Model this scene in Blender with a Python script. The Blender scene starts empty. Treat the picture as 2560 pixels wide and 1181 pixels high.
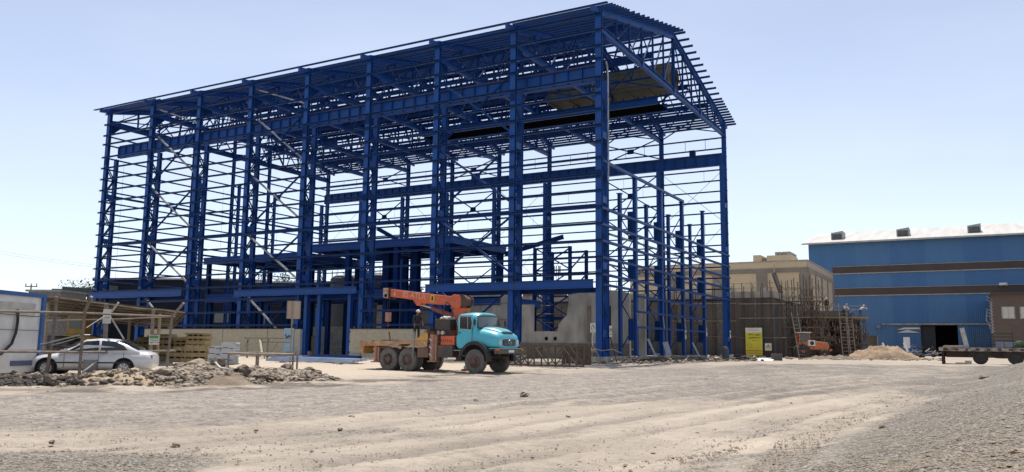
import bpy, math, random
import numpy as np
from mathutils import Vector, Matrix, noise
random.seed(7)
sc = bpy.context.scene
R = math.radians
PI = math.pi

# ---------------------------------------------------------------- camera
FPX, PITCH, ROLL, YAW = 2037.42, 0.133143, 0.011437, -0.515113
CAM = np.array([22.9925, -53.1078, 1.60])
_c, _s = math.cos(YAW), math.sin(YAW)
RGT = np.array([_c, -_s, 0.0]); FWH = np.array([_s, _c, 0.0])
FWD = FWH*math.cos(PITCH) + np.array([0, 0, math.sin(PITCH)])
UPV = np.array([0, 0, math.cos(PITCH)]) - FWH*math.sin(PITCH)
XA = math.cos(ROLL)*RGT + math.sin(ROLL)*UPV
YA = -math.sin(ROLL)*RGT + math.cos(ROLL)*UPV
cam = bpy.data.objects.new("Camera", bpy.data.cameras.new("Camera"))
sc.collection.objects.link(cam)
cam.matrix_world = Matrix(((XA[0], YA[0], -FWD[0], CAM[0]), (XA[1], YA[1], -FWD[1], CAM[1]), (XA[2], YA[2], -FWD[2], CAM[2]), (0, 0, 0, 1)))
cam.data.sensor_fit = 'HORIZONTAL'; cam.data.sensor_width = 36.0
cam.data.lens = 36.0*FPX/2560.0
cam.data.clip_start = 0.1; cam.data.clip_end = 6000
sc.camera = cam

# ---------------------------------------------------------------- sky, sun, exposure
SUN = np.array([-0.50, 0.866, 0.0]); SUN_EL = R(71)
w = bpy.data.worlds.new("World"); sc.world = w; w.use_nodes = True
nt = w.node_tree; nt.nodes.clear()
sky = nt.nodes.new('ShaderNodeTexSky'); sky.sky_type = 'NISHITA'; sky.sun_disc = False
sky.sun_elevation = SUN_EL; sky.sun_rotation = math.atan2(SUN[0], SUN[1])
sky.air_density = 0.9; sky.dust_density = 1.2; sky.ozone_density = 3.0; sky.altitude = 900
hs = nt.nodes.new('ShaderNodeHueSaturation'); hs.inputs['Saturation'].default_value = 0.64
bg = nt.nodes.new('ShaderNodeBackground'); bg.inputs[1].default_value = 0.118
ow = nt.nodes.new('ShaderNodeOutputWorld')
tn = nt.nodes.new('ShaderNodeMix'); tn.data_type = 'RGBA'; tn.blend_type = 'MULTIPLY'; tn.inputs[0].default_value = 1.0; tn.inputs[7].default_value = (1.0, 0.985, 0.985, 1)
nt.links.new(sky.outputs[0], hs.inputs['Color']); nt.links.new(hs.outputs[0], tn.inputs[6]); # thin uneven high haze in the sky
tcw = nt.nodes.new('ShaderNodeTexCoord'); mpw = nt.nodes.new('ShaderNodeMapping'); mpw.inputs['Scale'].default_value = (1.2, 1.2, 5.0); nw = nt.nodes.new('ShaderNodeTexNoise'); nw.inputs['Scale'].default_value = 1.3; nw.inputs['Detail'].default_value = 6
mrw = nt.nodes.new('ShaderNodeMapRange'); mrw.inputs[1].default_value = 0.42; mrw.inputs[2].default_value = 0.75; mrw.inputs[3].default_value = 0.0; mrw.inputs[4].default_value = 0.22
hz_ = nt.nodes.new('ShaderNodeMix'); hz_.data_type = 'RGBA'; hz_.inputs[7].default_value = (5.6, 5.9, 6.3, 1)
nt.links.new(tcw.outputs['Generated'], mpw.inputs[0]); nt.links.new(mpw.outputs[0], nw.inputs[0]); nt.links.new(nw.outputs[0], mrw.inputs[0]); nt.links.new(mrw.outputs[0], hz_.inputs[0]); nt.links.new(tn.outputs[2], hz_.inputs[6])
nt.links.new(hz_.outputs[2], bg.inputs[0]); nt.links.new(bg.outputs[0], ow.inputs[0])
sl = bpy.data.lights.new("Sun", 'SUN'); sl.energy = 3.3; sl.angle = R(0.5); sl.color = (1.0, 0.95, 0.87)
so = bpy.data.objects.new("Sun", sl); sc.collection.objects.link(so)
sdir = Vector((SUN[0]*math.cos(SUN_EL), SUN[1]*math.cos(SUN_EL), math.sin(SUN_EL)))
so.rotation_euler = sdir.to_track_quat('Z', 'Y').to_euler(); so.location = (0, 0, 80)
sc.view_settings.view_transform = 'Standard'; sc.view_settings.look = 'None'
sc.view_settings.exposure = 0.67; sc.view_settings.gamma = 1.0
try: sc.view_settings.use_curve_mapping = False
except Exception: pass

# ---------------------------------------------------------------- pixel -> place helpers (photo pixels, real ground)
def ray(px, py):
    a, b = (px-1280)/FPX, (590.5-py)/FPX
    return FWD + a*XA + b*YA
def sstep(a, b, x):
    t = min(1.0, max(0.0, (x-a)/(b-a))); return t*t*(3-2*t)
def ud(x, y):
    dx, dy = x-CAM[0], y-CAM[1]
    return dx*RGT[0]+dy*RGT[1], dx*FWH[0]+dy*FWH[1]
def zg(x, y):
    u, d = ud(x, y)
    z = 0.5*min(1.0, max(0.0, (d-28)/32.0)) + 0.1*sstep(100, 140, d)
    ul = 2.1+0.634*(d-10.4)
    if d > 2: z += 1.15*sstep(0, 7, u-ul)*(1-sstep(45, 60, d))
    return z
def G(px, py):
    z = 0.2
    for _ in range(12):
        d = ray(px, py); t = (z-CAM[2])/d[2]; P = CAM+t*d
        z = 0.5*z+0.5*zg(P[0], P[1])
    return P
def AD(px, py, D):
    d = ray(px, py); return CAM+d*(D/(d@FWD))
def PL(px, py, ax, v):
    d = ray(px, py); return CAM+d*((v-CAM[ax])/d[ax])
def GD(px, D):        # ground point seen in image column px, D metres out
    P = AD(px, 860, D); return np.array([P[0], P[1], zg(P[0], P[1])])

# ---------------------------------------------------------------- materials
MATS = {}
def mat(name, c1, c2=None, rough=0.8, metal=0.0, scale=2.0, bump=0.0, bscale=20.0, stretch=(1, 1, 1), detail=5.0, lo=0.35, hi=0.65, spec=0.5, coat=0.0, kind=None, **kw):
    if name in MATS: return MATS[name]
    m = bpy.data.materials.new(name); m.use_nodes = True; MATS[name] = m
    t = m.node_tree; L = t.links.new; N = t.nodes.new
    b = t.nodes['Principled BSDF']; b.inputs['Roughness'].default_value = rough; b.inputs['Metallic'].default_value = metal
    b.inputs['Specular IOR Level'].default_value = spec
    if coat: b.inputs['Coat Weight'].default_value = coat; b.inputs['Coat Roughness'].default_value = 0.12
    tc = N('ShaderNodeTexCoord'); mp = N('ShaderNodeMapping'); mp.inputs['Scale'].default_value = stretch
    L(tc.outputs['Object'], mp.inputs[0])
    c2 = c2 or tuple(x*0.72 for x in c1)
    nz = N('ShaderNodeTexNoise'); nz.inputs['Scale'].default_value = scale; nz.inputs['Detail'].default_value = detail
    L(mp.outputs[0], nz.inputs[0])
    mr = N('ShaderNodeMapRange'); mr.inputs[1].default_value = lo; mr.inputs[2].default_value = hi
    L(nz.outputs[0], mr.inputs[0])
    mx = N('ShaderNodeMix'); mx.data_type = 'RGBA'; L(mr.outputs[0], mx.inputs[0])
    mx.inputs[6].default_value = (*c1, 1); mx.inputs[7].default_value = (*c2, 1)
    out = mx.outputs[2]
    if kind == 'brick':
        sp = N('ShaderNodeSeparateXYZ'); L(tc.outputs['Object'], sp.inputs[0])
        ad = N('ShaderNodeMath'); L(sp.outputs[0], ad.inputs[0]); L(sp.outputs[1], ad.inputs[1])
        cb = N('ShaderNodeCombineXYZ'); L(ad.outputs[0], cb.inputs[0]); L(sp.outputs[2], cb.inputs[1])
        br = N('ShaderNodeTexBrick'); L(cb.outputs[0], br.inputs['Vector'])
        br.inputs['Scale'].default_value = 1.0
        br.inputs['Brick Width'].default_value = kw.get('bw', 0.24); br.inputs['Row Height'].default_value = kw.get('bh', 0.075)
        br.inputs['Mortar Size'].default_value = kw.get('ms', 0.008); br.inputs['Bias'].default_value = -0.2
        br.inputs['Color1'].default_value = (*c1, 1); br.inputs['Color2'].default_value = (*c2, 1)
        br.inputs['Mortar'].default_value = (*kw.get('mortar', tuple(x*0.6 for x in c1)), 1)
        m2 = N('ShaderNodeMix'); m2.data_type = 'RGBA'; m2.inputs[0].default_value = 0.35
        L(br.outputs[0], m2.inputs[6]); L(mx.outputs[2], m2.inputs[7]); out = m2.outputs[2]
    if 'dust' in kw:      # settled dust: more on upward faces
        ge = N('ShaderNodeNewGeometry'); s2 = N('ShaderNodeSeparateXYZ'); L(ge.outputs['Normal'], s2.inputs[0])
        r2 = N('ShaderNodeMapRange'); r2.inputs[1].default_value = 0.2; r2.inputs[2].default_value = 0.95; r2.inputs[3].default_value = kw.get('dmin', 0.08); r2.inputs[4].default_value = kw['dust']
        L(s2.outputs[2], r2.inputs[0])
        ml = N('ShaderNodeMath'); ml.operation = 'MULTIPLY'; L(r2.outputs[0], ml.inputs[0])
        n3 = N('ShaderNodeTexNoise'); n3.inputs['Scale'].default_value = 4.0; n3.inputs['Detail'].default_value = 6; L(tc.outputs['Object'], n3.inputs[0])
        r3 = N('ShaderNodeMapRange'); r3.inputs[1].default_value = 0.3; r3.inputs[2].default_value = 0.7; r3.inputs[3].default_value = 0.3; r3.inputs[4].default_value = 1.3
        L(n3.outputs[0], r3.inputs[0]); L(r3.outputs[0], ml.inputs[1])
        m3 = N('ShaderNodeMix'); m3.data_type = 'RGBA'; L(ml.outputs[0], m3.inputs[0]); L(out, m3.inputs[6]); m3.inputs[7].default_value = (0.42, 0.34, 0.25, 1)
        out = m3.outputs[2]
    L(out, b.inputs['Base Color'])
    if bump:
        bn = N('ShaderNodeTexNoise'); bn.inputs['Scale'].default_value = bscale; bn.inputs['Detail'].default_value = 4
        L(mp.outputs[0], bn.inputs[0])
        bp = N('ShaderNodeBump'); bp.inputs['Strength'].default_value = 1.0; bp.inputs['Distance'].default_value = bump
        L(bn.outputs[0], bp.inputs['Height']); L(bp.outputs[0], b.inputs['Normal'])
    return m
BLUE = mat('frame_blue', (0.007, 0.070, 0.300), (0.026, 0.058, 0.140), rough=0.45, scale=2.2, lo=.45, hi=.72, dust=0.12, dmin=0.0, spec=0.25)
BLUE2 = mat('frame_blue_shade', (0.005, 0.040, 0.165), (0.009, 0.028, 0.10), rough=0.6, scale=0.7, dust=0.1, dmin=0.0, spec=0.08)  # the frame blue darkened, painting in the shade on inner members
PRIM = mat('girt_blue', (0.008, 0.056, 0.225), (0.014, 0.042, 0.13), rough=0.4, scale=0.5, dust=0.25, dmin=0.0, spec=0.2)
TUBE = mat('bare_pipe_and_glint', (0.34, 0.35, 0.37), (0.20, 0.20, 0.20), rough=0.35, metal=0.6, scale=3)  # pale pipe colour, also used to paint the glint on braces
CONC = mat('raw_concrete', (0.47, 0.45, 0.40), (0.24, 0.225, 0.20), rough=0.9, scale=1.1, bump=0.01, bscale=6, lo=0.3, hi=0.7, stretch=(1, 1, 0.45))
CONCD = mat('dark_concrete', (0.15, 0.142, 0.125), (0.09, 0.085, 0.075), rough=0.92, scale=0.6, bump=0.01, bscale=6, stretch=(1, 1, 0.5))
RUST = mat('rusty_steel', (0.12, 0.055, 0.032), (0.06, 0.032, 0.022), rough=0.85, scale=6)
PIPE = mat('weathered_pipe', (0.20, 0.165, 0.135), (0.12, 0.09, 0.07), rough=0.7, scale=5, dust=0.5)
WOOD = mat('weathered_timber', (0.36, 0.28, 0.18), (0.22, 0.16, 0.10), rough=0.9, scale=3, stretch=(1, 6, 6))
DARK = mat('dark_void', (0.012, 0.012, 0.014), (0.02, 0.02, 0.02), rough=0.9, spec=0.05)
BLACK = mat('black_rubber', (0.03, 0.029, 0.028), (0.05, 0.045, 0.04), rough=0.85, scale=8)
WHITE = mat('white_paint', (0.74, 0.74, 0.73), (0.62, 0.61, 0.58), rough=0.45, scale=1.2)
GLASS = mat('dark_glass', (0.03, 0.035, 0.04), (0.02, 0.024, 0.028), rough=0.08, spec=0.8)
CHROME = mat('dull_chrome', (0.6, 0.6, 0.6), (0.45, 0.45, 0.45), rough=0.25, metal=0.9)
SAND = mat('loose_sand', (0.44, 0.335, 0.225), (0.33, 0.25, 0.165), rough=1.0, scale=1.6, bump=0.05, bscale=5, detail=8)
RUB = mat('rubble', (0.24, 0.185, 0.135), (0.135, 0.102, 0.075), rough=1.0, scale=1.8, bump=0.05, bscale=9, detail=8)
ROCKD = mat('dark_rock', (0.075, 0.055, 0.043), (0.13, 0.098, 0.075), rough=0.95, scale=4, bump=0.02, bscale=16, dust=.35, dmin=.05)
ROCKL = mat('pale_rock', (0.28, 0.225, 0.165), (0.17, 0.132, 0.097), rough=0.95, scale=4, bump=0.015, bscale=16, dust=.6, dmin=.1)
GREYM = mat('grey_metal', (0.30, 0.31, 0.33), (0.2, 0.2, 0.21), rough=0.5, metal=0.3, scale=2)

# ---------------------------------------------------------------- mesh builder
def V(*a): return np.array(a, dtype=float)
class MB:
    def __init__(s): s.v = []; s.f = []; s.mi = []; s.cm = 0
    def add(s, vs, fs):
        o = len(s.v); s.v.extend([tuple(map(float, p)) for p in vs]); s.f.extend([tuple(i+o for i in f) for f in fs]); s.mi.extend([s.cm]*len(fs)); return s
    def box(s, c, d, rz=0.0, ry=0.0, rx=0.0):
        x, y, z = d[0]/2, d[1]/2, d[2]/2
        P = [(-x,-y,-z),(x,-y,-z),(x,y,-z),(-x,y,-z),(-x,-y,z),(x,-y,z),(x,y,z),(-x,y,z)]
        if rz or ry or rx:
            M = Matrix.Rotation(rz, 3, 'Z') @ Matrix.Rotation(ry, 3, 'Y') @ Matrix.Rotation(rx, 3, 'X')
            P = [tuple(M @ Vector(p)) for p in P]
        return s.add([(p[0]+c[0], p[1]+c[1], p[2]+c[2]) for p in P], [(0,3,2,1),(4,5,6,7),(0,1,5,4),(1,2,6,5),(2,3,7,6),(3,0,4,7)])
    def frame(s, a, b, up):
        a = np.array(a, float); b = np.array(b, float); d = b-a; L = np.linalg.norm(d); d = d/L
        u = np.array(up, float)
        if abs(d@u) > 0.98*np.linalg.norm(u): u = np.array((0, 1.0, 0))
        if abs(d@u) > 0.98: u = np.array((1.0, 0, 0))
        sd = np.cross(d, u); sd /= np.linalg.norm(sd); u2 = np.cross(sd, d)
        return a, b, d, sd, u2
    def bar(s, a, b, w, h, up=(0, 0, 1), off=(0, 0)):
        a, b, d, sd, u2 = s.frame(a, b, up)
        P = []
        for q in (a, b):
            for i, j in ((-1,-1),(1,-1),(1,1),(-1,1)): P.append(q+sd*(i*w/2+off[0])+u2*(j*h/2+off[1]))
        return s.add(P, [(0,1,2,3),(7,6,5,4),(0,4,5,1),(1,5,6,2),(2,6,7,3),(3,7,4,0)])
    def ibeam(s, a, b, w, h, t=0.03, up=(0, 0, 1)):
        s.bar(a, b, w, t, up, (0, h/2-t/2)); s.bar(a, b, w, t, up, (0, -h/2+t/2)); return s.bar(a, b, t*0.8, h-2*t, up)
    def chan(s, a, b, w, h, t=0.02, up=(0, 0, 1)):   # C section
        s.bar(a, b, w, t, up, (0, h/2-t/2)); s.bar(a, b, w, t, up, (0, -h/2+t/2)); return s.bar(a, b, t, h-2*t, up, (w/2-t/2, 0))
    def tube(s, a, b, r, n=8, r2=None, cap=True):
        a, b, d, sd, u2 = s.frame(a, b, (0, 0, 1)); r2 = r if r2 is None else r2
        P = []
        for q, rr in ((a, r), (b, r2)):
            for i in range(n):
                t = 2*PI*i/n; P.append(q+sd*math.cos(t)*rr+u2*math.sin(t)*rr)
        F = [(i, (i+1) % n, n+(i+1) % n, n+i) for i in range(n)]
        if cap: F += [tuple(range(n-1, -1, -1)), tuple(range(n, 2*n))]
        return s.add(P, F)
    def path(s, pts, r, n=6):
        for i in range(len(pts)-1): s.tube(pts[i], pts[i+1], r, n)
        return s
    def prism(s, pts, o, u, v, th):      # 2-D outline in frame (o,u,v), extruded by th along u x v
        o, u, v = np.array(o, float), np.array(u, float), np.array(v, float); n = np.cross(u, v); n /= np.linalg.norm(n)
        k = len(pts); P = [o+u*p[0]+v*p[1] for p in pts]; P += [p+n*th for p in P]
        return s.add(P, [tuple(range(k-1, -1, -1)), tuple(range(k, 2*k))]+[(i, (i+1) % k, k+(i+1) % k, k+i) for i in range(k)])
    def lathe(s, prof, c=(0, 0, 0), ax='Z', n=20):    # prof: (r, h)
        P = []; k = len(prof)
        for r, h in prof:
            for i in range(n):
                t = 2*PI*i/n; x, y = r*math.cos(t), r*math.sin(t)
                p = {'Z': (x, y, h), 'Y': (x, h, y), 'X': (h, x, y)}[ax]; P.append((p[0]+c[0], p[1]+c[1], p[2]+c[2]))
        F = [(j*n+i, j*n+(i+1) % n, (j+1)*n+(i+1) % n, (j+1)*n+i) for j in range(k-1) for i in range(n)]
        F += [tuple(range(n-1, -1, -1)), tuple(range((k-1)*n, k*n))]
        return s.add(P, F)
    def loft(s, secs, cap=True):         # list of rings with equal counts
        n = len(secs[0]); P = [p for r in secs for p in r]
        F = [(j*n+i, j*n+(i+1) % n, (j+1)*n+(i+1) % n, (j+1)*n+i) for j in range(len(secs)-1) for i in range(n)]
        if cap: F += [tuple(range(n-1, -1, -1)), tuple(range((len(secs)-1)*n, len(secs)*n))]
        return s.add(P, F)
    def sheet(s, rows):                  # grid of points -> open surface
        n = len(rows[0]); P = [p for r in rows for p in r]
        return s.add(P, [(j*n+i, j*n+i+1, (j+1)*n+i+1, (j+1)*n+i) for j in range(len(rows)-1) for i in range(n-1)])
    def rock(s, c, r, rnd, flat=0.7, sub=0):
        t = (1+5**0.5)/2
        P = [(-1,t,0),(1,t,0),(-1,-t,0),(1,-t,0),(0,-1,t),(0,1,t),(0,-1,-t),(0,1,-t),(t,0,-1),(t,0,1),(-t,0,-1),(-t,0,1)]
        F = [(0,11,5),(0,5,1),(0,1,7),(0,7,10),(0,10,11),(1,5,9),(5,11,4),(11,10,2),(10,7,6),(7,1,8),(3,9,4),(3,4,2),(3,2,6),(3,6,8),(3,8,9),(4,9,5),(2,4,11),(6,2,10),(8,6,7),(9,8,1)]
        P = [np.array(p)/1.9 for p in P]
        for _ in range(sub):
            cache = {}; nf = []
            def mid(i, j):
                k = (min(i, j), max(i, j))
                if k not in cache:
                    q = (P[i]+P[j])/2; P.append(q/np.linalg.norm(q)); cache[k] = len(P)-1
                return cache[k]
            for a, b, c2 in F:
                x, y, z = mid(a, b), mid(b, c2), mid(c2, a); nf += [(a,x,z),(b,y,x),(c2,z,y),(x,y,z)]
            F = nf
        ax = (rnd.uniform(.7, 1.35), rnd.uniform(.6, 1.15), flat*rnd.uniform(.7, 1.25)); th = rnd.uniform(0, PI)
        so_ = Vector((rnd.uniform(0, 99), rnd.uniform(0, 99), 0)); out = []
        for p in P:
            k = 1+0.5*noise.noise(Vector(p)*1.3+so_)+(0.22*noise.noise(Vector(p)*3.2+so_) if sub else 0)
            x, y, z = p[0]*ax[0]*k*r, p[1]*ax[1]*k*r, p[2]*ax[2]*k*r
            out.append((c[0]+x*math.cos(th)-y*math.sin(th), c[1]+x*math.sin(th)+y*math.cos(th), c[2]+z))
        return s.add(out, F)
    def build(s, name, m, parent=None, smooth=None, bevel=0.0):
        me = bpy.data.meshes.new(name); me.from_pydata(s.v, [], s.f)
        for mm in (m if isinstance(m, (list, tuple)) else [m]): me.materials.append(mm)
        if isinstance(m, (list, tuple)): me.polygons.foreach_set('material_index', s.mi)
        me.update()
        o = bpy.data.objects.new(name, me); sc.collection.objects.link(o)
        if parent: o.parent = parent
        if smooth:
            me.polygons.foreach_set('use_smooth', [True]*len(me.polygons))
            me.set_sharp_from_angle(angle=R(smooth))
        if bevel:
            bv = o.modifiers.new('Bevel', 'BEVEL'); bv.width = bevel; bv.segments = 2; bv.limit_method = 'ANGLE'
        return o
def tag(o, label, cat, group=None, kind=None):
    o['label'] = label; o['category'] = cat
    if group: o['group'] = group
    if kind: o['kind'] = kind
    return o
def struct(o, kind='structure'): o['kind'] = kind; return o
def thing(name, label, cat, loc=(0, 0, 0), rz=0.0, group=None):
    o = bpy.data.objects.new(name, None); sc.collection.objects.link(o)
    o.location = tuple(float(x) for x in loc); o.rotation_euler = (0, 0, rz); o.empty_display_size = 0.3
    return tag(o, label, cat, group)
def copy_tree(o, parent=None):
    c = o.copy(); sc.collection.objects.link(c); c.parent = parent
    for ch in o.children: copy_tree(ch, c)
    return c
def textmesh(txt, size, name, m, parent, mtx, ext=0.004, bold=0.0):
    cu = bpy.data.curves.new('txt', 'FONT'); cu.body = txt; cu.size = size; cu.extrude = ext; cu.offset = bold; cu.align_x = 'CENTER'; cu.align_y = 'CENTER'
    to = bpy.data.objects.new('txt', cu); sc.collection.objects.link(to)
    dg = bpy.context.evaluated_depsgraph_get(); me = bpy.data.meshes.new_from_object(to.evaluated_get(dg))
    bpy.data.objects.remove(to); me.materials.clear(); me.materials.append(m); me.transform(mtx)
    o = bpy.data.objects.new(name, me); sc.collection.objects.link(o); o.parent = parent
    return o
def fbm(x, y, s, seed=0.0, o=4): return noise.fractal(Vector((x*s, y*s, seed)), 1.0, 2.0, o)
# ================================================================ GROUND
def ground_mat():
    m = bpy.data.materials.new('site_ground'); m.use_nodes = True
    t = m.node_tree; L = t.links.new; N = t.nodes.new; b = t.nodes['Principled BSDF']
    b.inputs['Roughness'].default_value = 0.95; b.inputs['Specular IOR Level'].default_value = 0.15
    tc = N('ShaderNodeTexCoord'); at = N('ShaderNodeAttribute'); at.attribute_name = 'zone'
    sp = N('ShaderNodeSeparateColor'); L(at.outputs['Color'], sp.inputs[0])
    def nz(scale, detail=6, dist=0.0, rough=0.55):
        n = N('ShaderNodeTexNoise'); n.inputs['Scale'].default_value = scale; n.inputs['Detail'].default_value = detail; n.inputs['Distortion'].default_value = dist; n.inputs['Roughness'].default_value = rough
        L(tc.outputs['Object'], n.inputs[0]); return n.outputs[0]
    def rng(x, a, c, lo=0.0, hi=1.0):
        n = N('ShaderNodeMapRange'); n.inputs[1].default_value = a; n.inputs[2].default_value = c; n.inputs[3].default_value = lo; n.inputs[4].default_value = hi; L(x, n.inputs[0]); return n.outputs[0]
    def mix(f, a, c):
        n = N('ShaderNodeMix'); n.data_type = 'RGBA'; L(f, n.inputs[0])
        for i, q in ((6, a), (7, c)):
            if isinstance(q, tuple): n.inputs[i].default_value = (*q, 1)
            else: L(q, n.inputs[i])
        return n.outputs[2]
    def mth(op, a, c):
        n = N('ShaderNodeMath'); n.operation = op
        for i, q in ((0, a), (1, c)):
            if isinstance(q, (int, float)): n.inputs[i].default_value = q
            else: L(q, n.inputs[i])
        return n.outputs[0]
    big, med, fine, vfine = nz(0.25), nz(1.3, 8), nz(9, 8, 0.4), nz(38, 6, 0.3, 0.65)
    grit = nz(26, 4, 0.8, 0.7)
    sand = mix(rng(big, .35, .65), (0.415, 0.355, 0.290), (0.345, 0.295, 0.240))
    sand = mix(rng(fine, .45, .75, 0, .5), sand, (0.33, 0.27, 0.205))
    rip = nz(2.6, 5, 0.8, 0.6)
    road = mix(rng(rip, .38, .62), (0.41, 0.362, 0.315), (0.265, 0.230, 0.198))
    road = mix(rng(fine, .45, .62, 0, .6), road, (0.165, 0.14, 0.122))
    grav = mix(rng(nz(17, 5, 0.6, 0.65), .42, .56), (0.46, 0.42, 0.36), (0.085, 0.076, 0.064))
    grav = mix(rng(big, .4, .6, 0, .35), grav, (0.30, 0.265, 0.225))
    dirt = mix(rng(fine, .35, .65), (0.17, 0.145, 0.12), (0.10, 0.085, 0.07))
    def soft(ch):     # ragged edge of each zone
        return rng(mth('ADD', ch, mth('MULTIPLY', mth('SUBTRACT', med, 0.5), 0.9)), .35, .65)
    c = mix(soft(sp.outputs[0]), sand, road); c = mix(soft(sp.outputs[1]), c, grav); c = mix(soft(sp.outputs[2]), c, dirt)
    c = mix(mth('MULTIPLY', rng(nz(5.5, 7, 1.2, 0.7), .5, .68), .45), c, (0.24, 0.20, 0.165))
    c = mix(rng(grit, .56, .68, 0, .55), c, (0.20, 0.17, 0.145)); c = mix(rng(grit, .42, .32, 0, .4), c, (0.50, 0.45, 0.38))
    # scattered dark pebbles and pale chips
    vo = N('ShaderNodeTexVoronoi'); vo.inputs['Scale'].default_value = 11; L(tc.outputs['Object'], vo.inputs[0])
    peb = mth('MULTIPLY', rng(vo.outputs['Distance'], .10, .16, 1, 0), rng(med, .5, .6))
    c = mix(mth('MULTIPLY', peb, .6), c, (0.16, 0.135, 0.115))
    vo2 = N('ShaderNodeTexVoronoi'); vo2.inputs['Scale'].default_value = 5.3; L(tc.outputs['Object'], vo2.inputs[0])
    c = mix(mth('MULTIPLY', rng(vo2.outputs['Distance'], .05, .08, 1, 0), .7), c, (0.62, 0.56, 0.47))
    ta = mth('ADD', at.outputs['Alpha'], mth('MULTIPLY', mth('SUBTRACT', med, 0.5), 0.25))
    c = mix(rng(ta, .55, 1.0, 0, .75), c, (0.215, 0.185, 0.155)); c = mix(rng(ta, .45, 0.0, 0, .75), c, (0.52, 0.435, 0.34))
    L(c, b.inputs['Base Color'])
    amp = mth('ADD', mth('ADD', mth('MULTIPLY', sp.outputs[0], 0.6), mth('MULTIPLY', sp.outputs[1], 1.1)), 0.25)
    h = mth('MULTIPLY', mth('ADD', mth('ADD', mth('MULTIPLY', fine, 0.6), mth('MULTIPLY', rip, 2.6)), mth('MULTIPLY', vfine, 0.30)), amp)
    vo3 = N('ShaderNodeTexVoronoi'); vo3.inputs['Scale'].default_value = 22; L(tc.outputs['Object'], vo3.inputs[0])
    h = mth('ADD', h, mth('MULTIPLY', mth('MULTIPLY', rng(vo3.outputs['Distance'], 0, .5, 1, 0), sp.outputs[1]), .35))
    bp = N('ShaderNodeBump'); bp.inputs['Distance'].default_value = 0.10; bp.inputs['Strength'].default_value = 0.9
    L(h, bp.inputs['Height']); L(bp.outputs[0], b.inputs['Normal'])
    return m
GM = ground_mat()
UPX, UPY = [-900, 0, 400, 820, 1300, 1700, 2100, 2560, 3400], [990, 985, 975, 966, 946, 929, 917, 908, 900]
LOX, LOY = [-900, 0, 500, 900, 1200, 1500, 1900, 2560, 3400], [1078, 1066, 1055, 1035, 1014, 1004, 998, 972, 950]
TRK = []   # wheel tracks: polylines in photo pixels, on the ground
for pts in ([(2500, 925), (2200, 948), (1900, 985), (1600, 1040), (1250, 1100), (850, 1160), (600, 1200)],
            [(2540, 932), (2280, 960), (2000, 1005), (1720, 1060), (1400, 1125), (1050, 1185)],
            [(2560, 950), (2300, 1000), (2120, 1050), (2000, 1110), (1930, 1181)],
            [(2400, 925), (1900, 960), (1500, 992), (1100, 1030), (700, 1075), (200, 1110), (-100, 1120)],
            [(-100, 1095), (400, 1085), (800, 1062), (1150, 1030), (1500, 1010), (1900, 970), (2300, 935)],
            [(100, 1010), (600, 1000), (1100, 975), (1500, 955), (2000, 932)], [(100, 1030), (650, 1018), (1150, 992), (1550, 970), (2050, 940)]):
    q = [G(*p)[:2] for p in pts]; dense = []
    for i in range(len(q)-1):
        n = max(2, int(np.linalg.norm(q[i+1]-q[i])/0.35))
        dense += [q[i]+(q[i+1]-q[i])*k/n for k in range(n)]
    TRK.append(np.array(dense))
def dense_(pts):
    q = [G(*p)[:2] for p in pts]; out = []
    for i in range(len(q)-1):
        n = max(2, int(np.linalg.norm(q[i+1]-q[i])/0.3)); out += [q[i]+(q[i+1]-q[i])*k/n for k in range(n)]
    return np.array(out)
FAMA = [(2560, 918), (2150, 930), (1750, 958), (1350, 1000), (900, 1055), (400, 1100), (-100, 1128)]
FAMB = [(2560, 960), (2420, 990), (2250, 1035), (2050, 1085), (1800, 1140), (1560, 1181), (1400, 1215)]
rt_ = random.Random(77); STR = []
for k in range(26):
    f = (k+rt_.uniform(-.4, .4))/25; ph = rt_.uniform(0, 6)
    STR.append((dense_([(a[0]+(b[0]-a[0])*f, a[1]+(b[1]-a[1])*f+7*math.sin(i*.9+ph)*(a[1]-900)/200) for i, (a, b) in enumerate(zip(FAMA, FAMB))]), rt_.choice((-1, 1, 1)), rt_.uniform(.10, .32)))
TALL = np.concatenate(TRK)
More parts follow.
